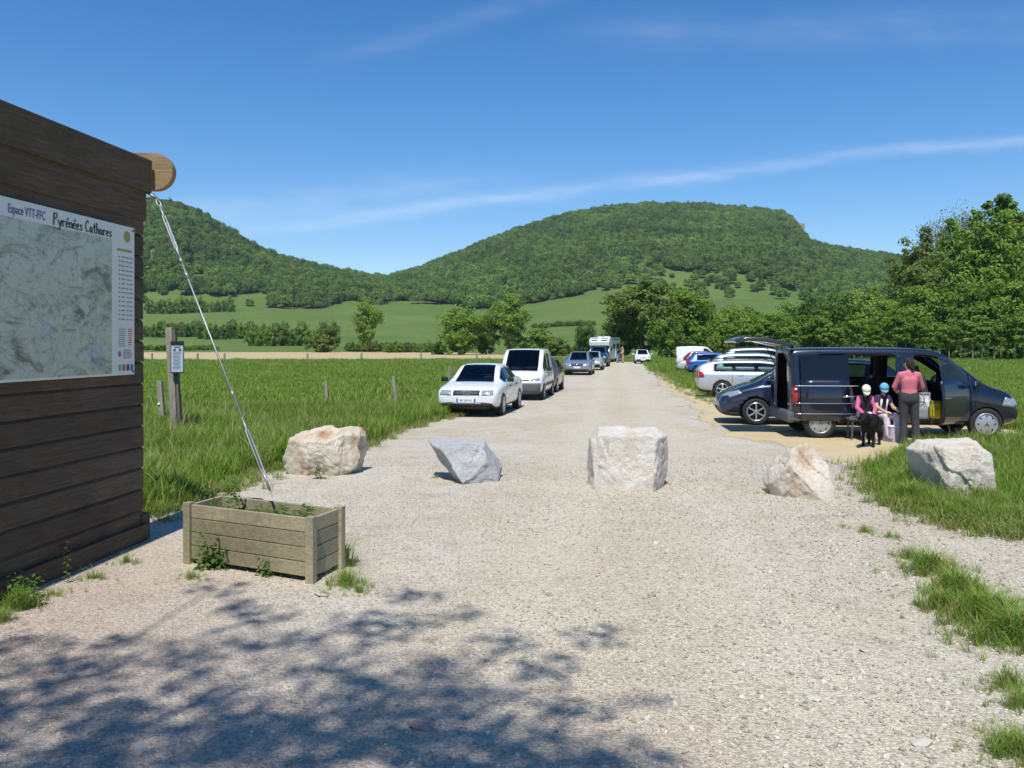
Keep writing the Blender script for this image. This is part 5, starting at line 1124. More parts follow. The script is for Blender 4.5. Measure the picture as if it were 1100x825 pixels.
# ------------------------------------------------------------------ boulders
RC = {'tan': rockmat('rock_tan', [sl('#c9b9a0'), sl('#ded3c2')], sl('#a8713c'), .95), 'grey': rockmat('rock_grey', [sl('#a9a8a6'), sl('#c4c3c0')], sl('#8f8d88'), .4), 'cream': rockmat('rock_cream', [sl('#cfc4b2'), sl('#e2dace')], sl('#b79d86'), .45), 'pink': rockmat('rock_pink', [sl('#d2c3ae'), sl('#e4dacb')], sl('#b98c60'), .7), 'white': rockmat('rock_white', [sl('#d4c7b2'), sl('#e0d6c6')], sl('#b39c80'), .5)}
def boulder(outline, ybase, mat, label, depth=.75, fy=(0, -1, .25), extra=(), seed=1.0, rough=.05, shr=.95, facet=2.6, chips=9):
    c0 = G(sum(p[0] for p in outline)/len(outline), ybase); d = c0.y+depth*.35; sc = d/F; pts = [((px-550)*sc, EYE+(HZ-py)*sc) for px, py in outline]
    x_m = sum(p[0] for p in pts)/len(pts); z_m = min(p[1] for p in pts); pts = [(x_m+(x-x_m)*shr, z_m+(z-z_m)*shr) for x, z in pts]; cx = sum(p[0] for p in pts)/len(pts); cz = sum(p[1] for p in pts)/len(pts); pl_ = []
    for i in range(len(pts)):
        (x0, z0), (x1, z1) = pts[i], pts[(i+1) % len(pts)]; nx, nz = z1-z0, -(x1-x0); l = math.hypot(nx, nz) or 1; nx, nz = nx/l, nz/l; h = (x0-cx)*nx+(z0-cz)*nz
        if h < 0: nx, nz, h = -nx, -nz, -h
        ty = random.uniform(-.22, .05) if nz > -.3 else 0.12; v = Vector((nx, ty, nz)).normalized(); pl_.append((v, h*1.0))
    pl_ += [(Vector(fy).normalized(), depth*.45), (Vector((.15, 1, .2)).normalized(), depth*.5)]+[(Vector(n_).normalized(), h) for n_, h in extra]
    rs = random.Random(seed)
    for _ in range(chips):
        v = Vector((rs.gauss(0, 1), rs.gauss(0, 1)-.5, rs.gauss(0, .8)+.1)).normalized(); rr_ = min(h/v.dot(n_) for n_, h in pl_ if v.dot(n_) > 1e-3)
        sup = max(sum(a*b for a, b in zip(v, q)) for q in [(x-cx, 0, z-cz) for x, z in pts]); pl_.append((v, max(rr_*rs.uniform(.93, 1.0), sup*.88)))
    o = link('boulder', boulder_mesh(pl_, seed, 6, rough*.7, .010, facet=facet), RC[mat], None, (cx, d, cz)); o.location.z = cz; return tag(o, label, 'boulder', 'boulders set across the road')
boulder([(304, 490), (311, 470), (330, 461), (384, 457), (391, 467), (388, 490), (380, 516), (312, 516)], 511, 'tan', 'tan and orange streaked boulder in front of the left meadow', .8, (-.25, -1, .1), [((.75, -1, .1), .36), ((-.5, -1, -.35), .42)], 3.3, .075)
boulder([(456, 475), (468, 471), (526, 471), (531, 484), (541, 500), (538, 517), (500, 520), (484, 508)], 518, 'grey', 'plain grey slanting boulder, second from the left across the road', .7, (.1, -1, .45), [((.7, -.8, .3), .38)], 7.1, .05, .90, 2.0, 4)
boulder([(633, 470), (640, 459), (700, 458), (721, 468), (722, 520), (714, 536), (640, 536), (633, 526)], 527, 'cream', 'large squarish cream boulder standing in the middle of the road', .8, (-.08, -1, .12), [((.9, -.45, -.05), .43)], 11.7, .026, .95, 1.5, 2)
boulder([(830, 540), (824, 524), (831, 502), (846, 478), (858, 469), (871, 469), (888, 487), (890, 515), (886, 542)], 535, 'pink', 'pointed cream boulder with orange streak in grass tufts, right of middle', .6, (.1, -1, .45), [((-.7, -.9, -.3), .30)], 17.3, .045, .90, 2.2, 6)
boulder([(990, 478), (996, 471), (1058, 466), (1060, 490), (1066, 515), (1070, 536), (1004, 537), (992, 495)], 536, 'white', 'pale boulder in tall grass in front of the open van', .8, (.2, -1, .22), [((-.9, -.5, .1), .42)], 23.9, .028, .90, 1.5, 3)
M['brownstone'] = plain('brown_stone', sl('#8d7d76'), .9)
for px, py, s in ((452, 783, .05), (437, 675, .035), (590, 640, .03), (345, 640, .05), (619, 628+125, .03), (875, 752, .035), (150, 805, .045), (990, 800, .05), (930, 700, .04), (700, 640, .035)):
    me = stone_proto('loose_stone', px*.37); o = link('loose_stone', me, M['stone'] if px != 452 else M['brownstone'], None, G(px, py)+Vector((0, 0, s*.25))); o.scale = (s*1.4, s, s*.5); o.rotation_euler = (0, .1, px)
    tag(o, 'brown flat stone lying in the tree shade on the gravel' if px == 452 else 'fist sized loose stone lying on the foreground gravel', 'stone', None if px == 452 else 'loose stones on the gravel')
# ------------------------------------------------------------------ posts in the meadow
def post(px, py, top, wpx, lean, label, cat='post', group=None, bevel=.01):
    c = G(px, py); d = c.y; h = EYE+(HZ-top)*d/F; w_ = wpx*d/F
    m = MB(); m.bar((0, 0, -.1), (lean*h, 0, h), w_, w_*.9, up=(0, 1, 0), bev=min(bevel, w_*.2)); o = m.build('fence_post', M['post_wood'], None, c); return tag(o, label, cat, group)
sg = empty('sign_post', G(189, 473), 0, 'tall square wooden post in the meadow with a notice board on it', 'post'); d = sg.location.y; sc = d/F
m = MB(); hp = EYE+(HZ-352)*sc; m.bar((0, 0, -.1), (-7*sc, 0, hp), 7*sc, 7*sc, up=(0, 1, 0), bev=.01); m.build('pole', M['post_wood'], sg)
m = MB(); m.bar((5.3*sc, .02, .0), (-2.2*sc, .02, hp*.98), 3.5*sc, 6*sc, up=(0, 1, 0), bev=.01); m.build('post_shade_strip', M['bark'], sg)  # dark strip standing in for the shaded right side of the post
nb = empty('notice_board', (XA(190.5, d-.13), d-.13, EYE+(HZ-383.5)*sc), R(14), 'small pale notice with dark header fixed to the tall meadow post', 'sign')
MB().box((0, 0, 0), (.255, .03, .65), None, .006).build('panel', M['darkmetal'], nb); MB().box((0, -.017, -.035), (.225, .004, .53), None, 0).build('sheet', plain('notice_paper', sl('#aeb6c2'), .35), nb)
m = MB()
for k in range(13): m.box((random.uniform(-.02, .0), -.020, .10-k*.028), (.17*random.uniform(.6, 1), .002, .008))
for x in (-.05, .05): m.box((x, -.020, .145), (.04, .002, .05))
m.box((0, -.020, .20), (.12, .002, .02)); m.build('notice_lines', M['ink'], nb); MB().box((0, -.018, .285), (.22, .003, .04), None, 0).build('header_strip', M['black'], nb)
fp = 'fence posts along the left meadow'
o = post(176, 466, 409, 5.5, -.08, 'short leaning stake with white insulator beside the tall sign post', 'post'); MB().ball((-.09, -.05, EYE+(HZ-434)*o.location.y/F), (.03, .03, .03)).build('insulator', M['platewhite'], o)
post(352, 442, 409, 3.3, -.06, 'leaning fence post in the meadow behind the tan boulder', 'post', fp); post(426, 434, 404, 3.3, -.12, 'leaning fence post between the tan boulder and the white saloon', 'post', fp)
post(482, 412, 394, 3.5, .05, 'thin fence post just behind the left side of the white saloon', 'post', fp)
post(606, 401, 384, 3, .0, 'thin fence post in the grass between dark red and blue silver cars', 'post', fp)
for px in (163, 212, 241, 330, 388, 452, 512, 548): post(px, 389, 379.5, 1.8, .03, 'small distant fence post along the edge of the ploughed strip', 'post', 'distant posts at the ploughed strip', .005)

# ------------------------------------------------------------------ the open van
VAN = dict(open=True, L=4.92, W=1.88, paint='navy', wx=(.91, 4.21), wr_=.325, rim='cap', ww=.21,
 st=[(0.0, .46, 1.0, 1.76, .84, .72), (.04, .34, 1.13, 1.85, .905, .765), (.12, .28, 1.13, 1.885, .93, .78), (.70, .26, 1.13, 1.90, .94, .785), (1.35, .26, 1.13, 1.90, .94, .785), (2.66, .26, 1.13, 1.895, .94, .785), (2.76, .26, 1.13, 1.89, .94, .785), (3.22, .26, 1.13, 1.865, .94, .785), (3.42, .26, 1.13, 1.79, .94, .79), (3.95, .26, 1.10, 1.39, .935, .81), (4.08, .26, 1.05, 1.27, .93, .815), (4.26, .26, 1.0, 1.12, .925, .82), (4.58, .27, .93, 1.03, .90, .79), (4.78, .30, .84, .95, .86, .74), (4.89, .36, .70, .82, .80, .66), (4.92, .44, .60, .68, .70, .56)],
 head=[(.60, .66), (.84, .70), (.82, .86), (.62, .80)], headside=[(4.52, .70), (4.80, .66), (4.80, .80), (4.60, .88)], grille=[(-.45, .62), (.45, .62), (.42, .78), (-.42, .78)], badge='round', intake=[[(-.6, .36), (.6, .36), (.6, .46), (-.6, .46)]], plate=(0, .50, None), mirror=(3.98, 1.16, .96), handles=[], trim='grey', tailside=[(.02, .72), (.15, .72), (.15, 1.06), (.02, 1.06)], wiper=(3.98, 1.22))
VAN['st'] = [((.32+x*(1.35-.32)/1.35 if x < 1.35 else x), *q) for x, *q in VAN['st']]
VAN['tailside'] = [(a+.31, b) for a, b in VAN['tailside']]
def vreg(i, j, s):
    if j == 7 and 8 <= i < 11: return 4
    if s < 0 and i == 4 and 2 <= j <= 4: return 8
    if s < 0 and i == 4 and j == 5: return 9
    if s < 0 and 6 <= i <= 8 and 2 <= j <= 4: return 10
    if s < 0 and 6 <= i <= 8 and j == 5: return 11
    if s > 0 and j == 5 and i == 4: return 7
    if s > 0 and j == 5 and 6 <= i <= 8: return 12
    if j == 5 and i == 3: return 13
    return DARK if j in (0,) else PAINT
VAN['reg'] = vreg; VAN['endreg'] = lambda e, j: (14 if e == 0 and j >= 1 else PAINT)
VAN['groups'] = {'body': {PAINT, WELL}, 'windscreen': {4}, 'sliding_door': {8}, 'side_window.s': {9}, 'side_door': {10}, 'side_window.d': {11}, 'side_window.a': {7}, 'side_window.b': {12}, 'side_window.c': {13}, 'lower_trim': {DARK}}
VAN['glass'] = M['clearglass']
VT = R(-5); vh = Vector((math.cos(VT), math.sin(VT), 0)); vs_ = Vector((-math.sin(VT), math.cos(VT), 0)); vc = G(881, 471)+vs_*.90+vh*(2.46-.91)
van, vbv, vbody = car(VAN, 'open_van', vc, (vh.x, vh.y), 'navy blue people van with sliding door, front door and tailgate open', 'van', None, 'navy')
def solid(o, t):
    m = o.modifiers.new('thickness', 'SOLIDIFY'); m.thickness = t; m.offset = -1
solid(vbody, .045)
xo = 2.46; kids_ = {}
for ch in list(van.children):
    b_ = ch.name.split('.')[0]
    if b_ in ('sliding_door', 'side_door'): kids_[b_] = ch; solid(ch, .05)
    if b_ == 'side_window': kids_.setdefault('w', []).append(ch)
def mean(o): n_ = len(o.data.vertices); return sum((v.co for v in o.data.vertices), Vector())/n_
wins = {('s' if mean(o).y < 0 else 'f', round(mean(o).x, 1)): o for o in kids_['w']}
for (sd_, x), o in wins.items():
    if sd_ == 's' and -1.1 < x < .3: slide_win = o
    elif sd_ == 's' and x > .3: door_win = o
for o in list(wins.values()):
    if o is slide_win or (mean(o).y > 0 and mean(o).x < -1.2): o.data.materials.clear(); o.data.materials.append(M['tintglass'])
sd_ = kids_['sliding_door']; sd_.location = (-.98, -.085, 0); slide_win.parent = sd_; slide_win.name = 'window_pane'
dr = kids_['side_door']; hx, hy = 3.95-xo, -.93
Mr = Matrix.Translation((hx, hy, 0)) @ Matrix.Rotation(R(40), 4, 'Z') @ Matrix.Translation((-hx, -hy, 0))
dr.matrix_local = Mr; door_win.parent = dr; door_win.name = 'window_pane'
# silver strips painting moulding edge highlights, and handle of the sliding door, in its own place
sbv = bvh_of([sd_.data])
for z in (.52, .735): patch(sbv, 'right', [(-1.10, z-.007), (.18, z-.007), (.18, z+.007), (-1.10, z+.007)], .010, 12, 1, .012).build('moulding_highlight', M['chrome'], sd_)
patch(sbv, 'right', [(-1.10, 1.085), (.18, 1.085), (.18, 1.100), (-1.10, 1.100)], .010, 12, 1, .012).build('moulding_highlight', M['silver'], sd_)
patch(sbv, 'right', [(-.14, .86), (.14, .86), (.14, .895), (-.14, .895)], .03, 3, 1, .03).build('door_handle', M['chrome'], sd_)
dbv = bvh_of([dr.data])
patch(dbv, 'right', [(.42, .86), (.62, .86), (.62, .895), (.42, .895)], .03, 3, 1, .03).build('door_handle', M['grey'], dr)
MB().tube([(-.95+.0, -.955, 1.0), (-1.9, -.955, 1.0)], .012, 6).build('slide_rail', M['black'], van)
# cabin
m = MB(); m.box((-.20, 0, .40), (3.8, 1.74, .06)); m.build('cabin_floor', M['inner'], van)
m = MB(); m.box((1.55, 0, .80), (.30, 1.70, .55), (0, .25, 0), .06); m.box((1.38, .42, 1.02), (.26, .46, .16), (0, .2, 0), .05); m.build('dashboard', M['seat'], van)
def seat(x, y, w_, mat, back=1.0):
    m = MB(); m.box((x, y, .66), (.50, w_, .16), None, .05); m.box((x-.28, y, 1.0), (.15, w_, .66), (0, -.20, 0), .06); m.box((x, y, .52), (.42, w_*.8, .2)); s_ = m.build('seat', mat, van)
    n_ = 1 if w_ < .7 else 3
    for k in range(n_):
        q = MB().box((x-.38, y+(k-(n_-1)/2)*w_/n_, 1.42), (.10, .26, .18), (0, -.2, 0), .05); q.build('headrest', mat, s_)
seat(.92, .42, .52, M['seatgrey']); seat(.92, -.38, .52, M['seat']); seat(-.55, .18, 1.25, M['seat']); seat(-1.35, 0, 1.5, M['seat'])
m = MB(); pts = [(1.22+.08*math.sin(a)*.5, .42+.19*math.cos(a), 1.08+.19*math.sin(a)) for a in np.linspace(0, 2*math.pi, 21)]; m.tube(pts, .016, 7, cap=False); m.tube([(1.42, .42, .98), (1.24, .42, 1.08)], .03, 8); m.bar((1.22, .25, 1.08), (1.22, .59, 1.08), .03, .02); m.build('steering_wheel', M['black'], van)
m = MB(); m.box((.245, .0, 1.15), (.06, 1.70, 1.42)); 
# tailgate swung up above the opening
tg = empty('tailgate', (-2.08, 0, 1.86)); tg.parent = van; tg.rotation_euler = (0, R(8), 0)
m = MB()
W2 = .80; prof = [(0, 0), (-.10, .035), (-.55, .07), (-.95, .035), (-1.15, -.05)]
V = []; Fc = []
for x, z in prof:
    for y in np.linspace(-1, 1, 9): V.append((x, y*W2, z+.02*(1-y*y)))
k = 9
for i in range(len(prof)-1):
    for j in range(8): Fc.append((i*k+j, i*k+j+1, (i+1)*k+j+1, (i+1)*k+j))
me = meshd('panel', V, Fc, True); o = link('panel', me, M['navy'], tg); solid(o, .085); o.modifiers[0].offset = 1
m = MB()
for x, z in ((-.14, .052), (-.55, .082)): pass
V = []; Fc = []
for x, z in ((-.14, .055), (-.30, .068), (-.52, .082)):
    for y in np.linspace(-.85, .85, 7): V.append((x, y*W2, z+.02*(1-y*y)+.004))
for i in range(2):
    for j in range(6): Fc.append((i*7+j, i*7+j+1, (i+1)*7+j+1, (i+1)*7+j))
o = link('rear_window', meshd('rear_window', V, Fc, True), M['tintglass'], tg)
for s in (-1, 1): MB().tube([(-2.04, s*.74, 1.30), (-2.30, s*.74, 1.88)], [.014, .009], 6).build('gas_strut', M['black'], van)
m = MB(); m.box((-2.14, 0, .44), (.16, 1.80, .24), None, .06); m.build('rear_bumper', M['grey'], van)
m = MB(); m.box((-2.0, 0, 1.83), (.1, 1.4, .03)); 

# ------------------------------------------------------------------ people
SK = plain('skin', sl('#c99a7c'), .55, 0, .08); CL = {}
def cloth(name, hexc, var=.18): CL[name] = plain('cloth_'+name, sl(hexc), .9, 0, var, 9, bump=.004); return CL[name]
cloth('salmon', '#c8707a'); cloth('charcoal', '#3a3a3d'); cloth('hair', '#2c211c', .4); cloth('pink', '#cf5f8e'); cloth('darkvest', '#2a2532'); cloth('palepink', '#d6c4cd'); cloth('lilac', '#bdb2bd'); cloth('white', '#e2e2e0'); cloth('limecap', '#e6ead0'); cloth('bluecap', '#62a9c6'); cloth('purple', '#3b2b4a'); cloth('black', '#1b1b1e'); cloth('denim', '#7f93b3'); cloth('tan', '#b39a78'); cloth('yellow', '#c9bb25'); cloth('olive', '#77762a'); cloth('straw', '#c4ab80'); cloth('shoe', '#3b342e'); cloth('greyshoe', '#8a8a90')
def lerp(a, b, t): return Vector(a).lerp(Vector(b), t)
def hand(mb, wr, el, s, side, curl=.5):
    d = (Vector(wr)-Vector(el)).normalized(); up = Vector((0, 0, 1)); sv = d.cross(up); sv = sv.normalized() if sv.length > .1 else Vector((1, 0, 0)); nv = sv.cross(d)
    pe = Vector(wr)+d*.085*s; mb.cap(Vector(wr), pe, .024*s, .032*s, 8); mb.cap(pe-sv*.02*s, pe+sv*.02*s, .018*s, .018*s, 8)
    for k, ln in enumerate((.062, .072, .068, .052)):
        b_ = pe+sv*(k-1.5)*.021*s; m_ = b_+(d-nv*curl*.5).normalized()*ln*.55*s; e = m_+(d*.7-nv*curl).normalized()*ln*.5*s; mb.cap(b_, m_, .0095*s, .009*s, 6); mb.cap(m_, e, .009*s, .0075*s, 6)
    t0 = lerp(wr, pe, .35)+sv*side*.022*s; t1 = t0+(d*.7+sv*side*.7).normalized()*.045*s; mb.cap(t0, t1, .012*s, .010*s, 6); mb.cap(t1, t1+(d*.95+sv*side*.2).normalized()*.032*s, .010*s, .008*s, 6)
def figure(name, loc, rz, J, s, top, legs, shoes, label, group=None, sleeves=True, hair=None, cap=None, hairlong=False, flare=0.0, vest=None, stripe=None, shorts=False):
    """J: joints facing -Y: pv ch nk hd face(dir) and l/r: sh el wr hp kn an toe"""
    root = empty(name, loc, rz, label, 'person', group); J = {k: Vector(v) for k, v in J.items()}; f = J['face'].normalized(); b = MB(); hd = J['hd']
    rt = f.cross(Vector((0, 0, 1))).normalized(); upv = rt.cross(f)
    def torso(m, g):
        wa = lerp(J['pv'], J['ch'], .45)
        for x in (-.055, .055):
            m.cap(J['pv']+Vector((x*s, 0, 0)), wa+Vector((x*s*.75, 0, 0)), (.100+g)*s, (.084+g)*s); m.cap(wa+Vector((x*s*.75, 0, 0)), J['ch']+Vector((x*s*1.0, 0, 0)), (.084+g)*s, (.092+g)*s)
        shm = (J['shl']+J['shr'])/2; m.cap(J['ch'], shm-Vector((0, 0, .02*s)), (.092+g)*s, (.062+g)*s)
        for S_ in 'lr': m.cap(lerp(shm, J['sh'+S_], .86), shm+Vector((0, 0, .03*s)), (.050+g*.6)*s, (.050+g*.6)*s); m.cap(lerp(shm, J['sh'+S_], .7)-Vector((0, 0, .03*s)), J['ch']+Vector(((.055 if J['sh'+S_].x > 0 else -.055)*s, 0, 0)), (.055+g)*s, (.085+g)*s)
    def arm(m, S_, g, to=1.0):
        m.cap(J['sh'+S_], J['el'+S_], (.046+g*.8)*s, (.039+g)*s); e = lerp(J['el'+S_], J['wr'+S_], to); m.cap(J['el'+S_], e, (.041+g)*s, (.041-.014*to+g)*s)
    def leg(m, S_, g, fl=0.0, to=1.0):
        m.cap(J['hp'+S_], J['kn'+S_], (.084+g)*s, (.058+g)*s); e = lerp(J['kn'+S_], J['an'+S_], to); mid = lerp(J['kn'+S_], e, .35); m.cap(J['kn'+S_], mid, (.058+g)*s, (.058+g)*s); m.cap(mid, e, (.058+g)*s, (.038+g+fl)*s)
    torso(b, 0)
    for S_, sg_ in (('l', 1), ('r', -1)):
        arm(b, S_, 0); leg(b, S_, 0); hand(b, J['wr'+S_], J['el'+S_], s, -sg_)
        b.cap(J['an'+S_], J['toe'+S_], .036*s, .03*s)
    b.cap((J['shl']+J['shr'])/2, hd-upv*.06*s, .055*s, .05*s); b.ball(hd, (.076*s, .092*s, .108*s)); b.ball(hd+f*.03*s-upv*.06*s, (.055*s, .06*s, .05*s))
    b.cap(hd+f*.088*s+upv*.012*s, hd+f*.108*s-upv*.022*s, .010*s, .014*s, 6)
    for sg_ in (-1, 1): b.ball(hd+rt*sg_*.078*s-f*.005*s, (.014*s, .02*s, .03*s)); b.ball(hd+f*.07*s+rt*sg_*.04*s-upv*.02*s, .02*s)
    body = link('body', remesh(b, 'body', .0085, 3), SK, root)
    if not hair == 'none':
        e = MB()
        for sg_ in (-1, 1): e.ball(hd+f*.090*s+rt*sg_*.032*s+upv*.006*s, (.011*s, .009*s, .007*s), 8, 6)
        e.build('eyes', CL['black'], body); mo = MB(); mo.cap(hd+f*.094*s-upv*.055*s-rt*.02*s, hd+f*.094*s-upv*.055*s+rt*.02*s, .006*s, .006*s, 6); mo.build('mouth', CL['salmon'], body)
    m = MB(); torso(m, .014)
    if sleeves:
        for S_ in 'lr': arm(m, S_, .012, .93)
    else:
        for S_ in 'lr': m.cap(J['sh'+S_], lerp(J['sh'+S_], J['el'+S_], .45), .064*s, .06*s)
    link('top', remesh(m, 'top', .011, 6), top, root)
    if vest:
        m = MB(); torso(m, .022); link('vest', remesh(m, 'vest', .012, 3), vest, root)
    if stripe:
        m = MB()
        for x in (-.075, .075): m.cap(J['ch']+Vector((x*s, -.105*s, .06*s)), J['pv']+Vector((x*s, -.115*s, .08*s)), .024*s, .024*s, 8)
        link('panel_stripe', m.mesh('stripe'), stripe, root)
    m = MB()
    for x in (-.06, .06): m.cap(J['pv']+Vector((x*s, 0, .02)), J['pv']+Vector((x*s, 0, -.05*s)), .12*s, .125*s)
    for S_ in 'lr': leg(m, S_, .014, flare, .5 if shorts else .95)
    link('trousers', remesh(m, 'trousers', .011, 3), legs, root)
    for S_ in 'lr':
        m = MB(); m.cap(J['an'+S_]-Vector((0, 0, .02*s)), J['toe'+S_], .042*s, .036*s); m.ball(lerp(J['an'+S_], J['toe'+S_], .55)-Vector((0, 0, .012*s)), (.045*s, .075*s, .032*s)); link('shoe', remesh(m, 'shoe', .009, 2), shoes, root)
    if hair and hair != 'none':
        m = MB(); m.ball(hd-f*.014*s+upv*.018*s, (.086*s, .098*s, .108*s)); m.ball(hd-f*.05*s-upv*.03*s, (.075*s, .07*s, .09*s))
        if hairlong: m.cap(hd-f*.09*s, hd-f*.10*s-upv*.10*s, .05*s, .04*s)
        # clear the face
        me = remesh(m, 'hair', .011, 2); bm = bmesh.new(); bm.from_mesh(me)
        bmesh.ops.delete(bm, geom=[v for v in bm.verts if (v.co-hd).dot(f) > .045*s and (v.co-hd).dot(upv) < .065*s], context='VERTS'); bm.to_mesh(me); bm.free(); link('hair', me, hair, root)
    if cap:
        m = MB(); c0 = hd+upv*.035*s; V = []; n1, n2 = 16, 6; Fc = []
        for j in range(n2+1):
            ph = math.pi/2*j/n2
            for k in range(n1): a = 2*math.pi*k/n1; V.append(c0+(f*math.cos(a)*.108+rt*math.sin(a)*.094)*s*math.cos(ph)+upv*.098*s*math.sin(ph))
        for j in range(n2):
            for k in range(n1): Fc.append((j*n1+k, j*n1+(k+1) % n1, (j+1)*n1+(k+1) % n1, (j+1)*n1+k))
        m.add(V, Fc, 0, True)
        V = []; Fc = []
        for j in range(4):
            for k in range(9):
                a = R(-62+15.5*k); r1 = 1+.68*j/3*max(0, math.cos(a)); V.append(c0+(f*math.cos(a)*.106*r1+rt*math.sin(a)*.095*(1+.06*j/3))*s-upv*(.006+.022*(j/3)**2+.02*abs(math.sin(a))**2*j/3)*s)
        for j in range(3):
            for k in range(8): Fc.append((j*9+k, j*9+k+1, (j+1)*9+k+1, (j+1)*9+k))
        m.add(V, Fc, 0, True); o = m.build('sun_cap', cap, root); mm = o.modifiers.new('t', 'SOLIDIFY'); mm.thickness = .006
    return root
STAND = dict(pv=(0, 0, .93), ch=(0, 0, 1.25), shl=(.165, .01, 1.36), shr=(-.165, .01, 1.36), hd=(0, -.03, 1.57), face=(.0, -1, -.15), ell=(.25, -.06, 1.12), elr=(-.25, -.06, 1.12), wrl=(.17, -.27, 1.05), wrr=(-.17, -.27, 1.05), hpl=(.09, 0, .88), hpr=(-.09, 0, .88), knl=(.10, -.015, .48), knr=(-.11, .0, .48), anl=(.11, .02, .08), anr=(-.13, .03, .08), toel=(.13, -.12, .035), toer=(-.15, -.11, .035))
wl_ = G(975, 477)
figure('person', (wl_.x, wl_.y-.06, 0), R(168), dict(STAND, face=(.55, -1, -.15)), 1.02, CL['salmon'], CL['charcoal'], CL['shoe'], 'woman in salmon pink top and dark trousers standing with her back to us', hair=CL['hair'], hairlong=True, flare=.028)
SIT = dict(pv=(0, .06, .50), ch=(0, .0, .74), shl=(.125, -.03, .84), shr=(-.125, -.03, .84), hd=(0, -.10, 1.00), face=(0, -.75, -.65), ell=(.18, -.12, .64), elr=(-.18, -.12, .64), wrl=(.10, -.30, .56), wrr=(-.11, -.30, .55), hpl=(.07, .03, .48), hpr=(-.07, .03, .48), knl=(.11, -.30, .47), knr=(-.11, -.30, .47), anl=(.11, -.34, .09), anr=(-.11, -.34, .09), toel=(.12, -.46, .04), toer=(-.12, -.46, .04))
yk = 17.72
figure('person', (XA(929, yk), yk, .02), R(-8), SIT, .86, CL['pink'], CL['palepink'], CL['greyshoe'], 'child in pale cap and pink sleeves sitting on the van sill, left', cap=CL['limecap'], hair=CL['hair'], vest=CL['darkvest'])
figure('person', (XA(946, yk), yk-.04, .03), R(14), dict(SIT, hd=(0, -.08, 1.02), face=(-.35, -.8, -.5), elr=(-.19, -.10, .66), wrl=(.17, -.36, .56)), .90, CL['purple'], CL['palepink'], CL['greyshoe'], 'child in blue cap and purple top sitting on van sill beside woman', cap=CL['bluecap'], hair=CL['hair'], sleeves=False, stripe=CL['white'])
# a low ledge both children sit on
step = MB(); step.box((0, 0, .425), (1.05, .30, .05), None, .012)
for x in (-.46, .46):
    for y in (-.11, .11): step.bar((x, y, .0), (x*.96, y, .41), .03, .03)
o = step.build('folding_bench', M['grey'], None, (XA(938, yk), yk+.06, 0)); tag(o, 'low grey bench in the van doorway under the two children', 'bench')
bx = MB(); bx.box((0, 0, .0), (.30, .26, .30), None, .012); o = bx.build('storage_box', CL['lilac'], None, (XA(960, 17.35), 17.35, .16)); o.rotation_euler = (0, 0, R(12)); MB().box((0, 0, .155), (.32, .28, .03), None, .01).build('lid', CL['white'], o); tag(o, 'pale lilac lidded box on the ground between blue capped child and woman', 'box')
# far couple by the motorhome
pc = G(663.5, 389.9)
figure('person', (pc.x, pc.y, 0), R(60), dict(STAND, ch=(0, -.12, 1.22), shl=(.17, -.18, 1.33), shr=(-.17, -.18, 1.33), hd=(0, -.30, 1.47)), 1.0, CL['black'], CL['denim'], CL['shoe'], 'person in black top and pale jeans leaning beside the motorhome', hair=CL['hair'])
pc = G(668.8, 389.9)
figure('person', (pc.x, pc.y, 0), R(-70), STAND, 1.04, CL['tan'], CL['tan'], CL['shoe'], 'bare legged person in tan clothes standing right of the motorhome', hair=CL['straw'], shorts=True)
# bags in the front doorway
def rucksack(loc, rz, sc, mat, mat2, name, label):
    r_ = empty(name, loc, rz, label, 'bag'); m = MB(); m.box((0, 0, .22), (.28, .17, .42), None, .065); m.build('bag_body', mat, r_); m = MB(); m.box((0, -.10, .15), (.20, .07, .19), None, .03); m.build('front_pocket', mat, r_); m = MB(); m.box((0, -.01, .42), (.27, .18, .07), None, .03); m.build('top_flap', mat2, r_)
    m = MB()
    for x in (-.09, .09): m.tube([(x, -.09, .42), (x, -.125, .3), (x, -.145, .2), (x, -.12, .06), (x*1.2, -.05, -.18)], .011, 6)
    m.build('strap', mat2, r_); r_.scale = (sc, sc, sc); return r_
rucksack((XA(1005, 17.5), 17.5, .45), R(-15), .8, CL['yellow'], CL['olive'], 'rucksack', 'bright yellow rucksack in the open front doorway of the van')
rucksack((XA(993, 17.85), 17.85, .62), R(10), .75, CL['white'], CL['greyshoe'], 'rucksack', 'white and grey bag on the front seat edge behind the woman')
MB_ = MB().box((0, 0, .0), (.34, .26, .24), None, .05); o = MB_.build('sports_bag', CL['greyshoe'], None, (XA(989, 17.75), 17.75, .55)); MB().tube([(-.12, 0, .11), (-.08, 0, .22), (.08, 0, .22), (.12, 0, .11)], .012, 6).build('handle', CL['black'], o); tag(o, 'grey sports bag under the white bag beside the woman', 'bag')
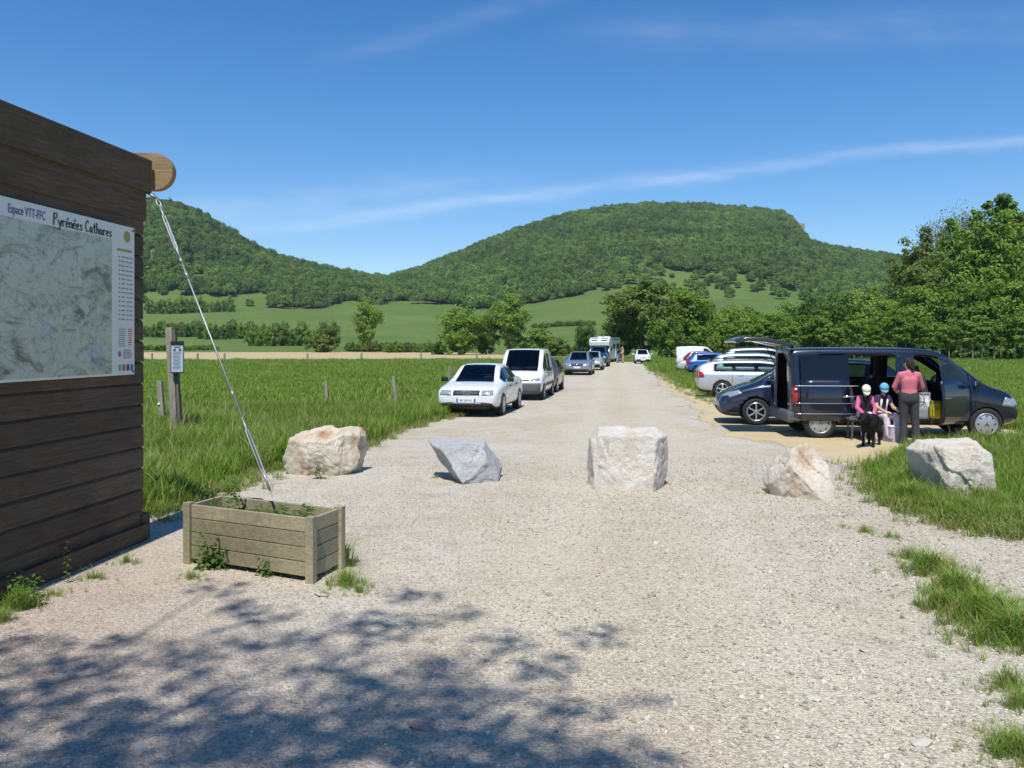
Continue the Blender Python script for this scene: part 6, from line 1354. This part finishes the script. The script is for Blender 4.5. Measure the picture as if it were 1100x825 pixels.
# ------------------------------------------------------------------ the air between here and the hills
hz = MB().box((0, 500, 99), (3200, 2600, 202)); ho = hz.build('haze', None); ho['kind'] = 'stuff'
hm = bpy.data.materials.new('haze'); hm.use_nodes = True; hn = hm.node_tree; hn.nodes.remove(hn.nodes['Principled BSDF'])
pv = hn.nodes.new('ShaderNodeVolumePrincipled'); pv.inputs['Color'].default_value = (.80, .88, 1.0, 1); pv.inputs['Density'].default_value = 0.00012; pv.inputs['Anisotropy'].default_value = .2
hn.links.new(pv.outputs[0], hn.nodes['Material Output'].inputs['Volume']); ho.data.materials.append(hm)
# ------------------------------------------------------------------ the dog
def dog(loc, rz):
    root = empty('dog', loc, rz, 'black dog standing in front of the children, head lowered to the left', 'dog'); b = MB()
    b.cap((-.26, 0, .50), (.22, 0, .50), .115, .135); b.cap((-.05, 0, .47), (.22, 0, .46), .12, .15); b.cap((-.30, 0, .50), (-.22, 0, .47), .10, .11)
    b.cap((.26, 0, .54), (.46, 0, .60), .095, .07); b.ball((.52, 0, .60), (.095, .075, .075)); b.cap((.56, 0, .575), (.70, 0, .545), .052, .036); b.ball((.715, 0, .552), .02)
    for s in (-1, 1):
        b.cap((.20, s*.08, .44), (.17, s*.09, .28), .07, .042); b.cap((.17, s*.09, .28), (.19, s*.09, .14), .036, .028); b.cap((.19, s*.09, .14), (.19, s*.09, .04), .026, .028); b.cap((.18, s*.09, .025), (.24, s*.09, .022), .03, .026)
        b.cap((-.27, s*.07, .46), (-.21, s*.095, .30), .095, .055); b.cap((-.21, s*.095, .30), (-.34, s*.095, .19), .048, .028); b.cap((-.34, s*.095, .19), (-.32, s*.095, .04), .026, .026); b.cap((-.33, s*.095, .025), (-.26, s*.095, .022), .03, .026)
        b.cap((.49, s*.06, .655), (.47, s*.095, .56), .024, .03)
    b.cap((-.36, 0, .54), (-.48, 0, .46), .032, .026); b.cap((-.48, 0, .46), (-.56, 0, .33), .026, .014)
    fur = NT('black_fur'); n = fur.noise(60, 4, .7); fm = fur.set(fur.mix(n, (.008, .008, .009), (.016, .015, .015)), .75, fur.bump(n, .006), Specular_IOR_Level=.15); link('body', remesh(b, 'dog', .011, 3), fm, root)
    m = MB(); pts = [(.40+.02*math.sin(a), .088*math.cos(a), .585+.088*math.sin(a)) for a in np.linspace(0, 2*math.pi, 17)]; m.tube(pts, .012, 6, cap=False); m.build('collar', CL['purple'], root)
    return root
dg_ = G(934, 479.5); dog((dg_.x+.02, dg_.y, 0), R(236))
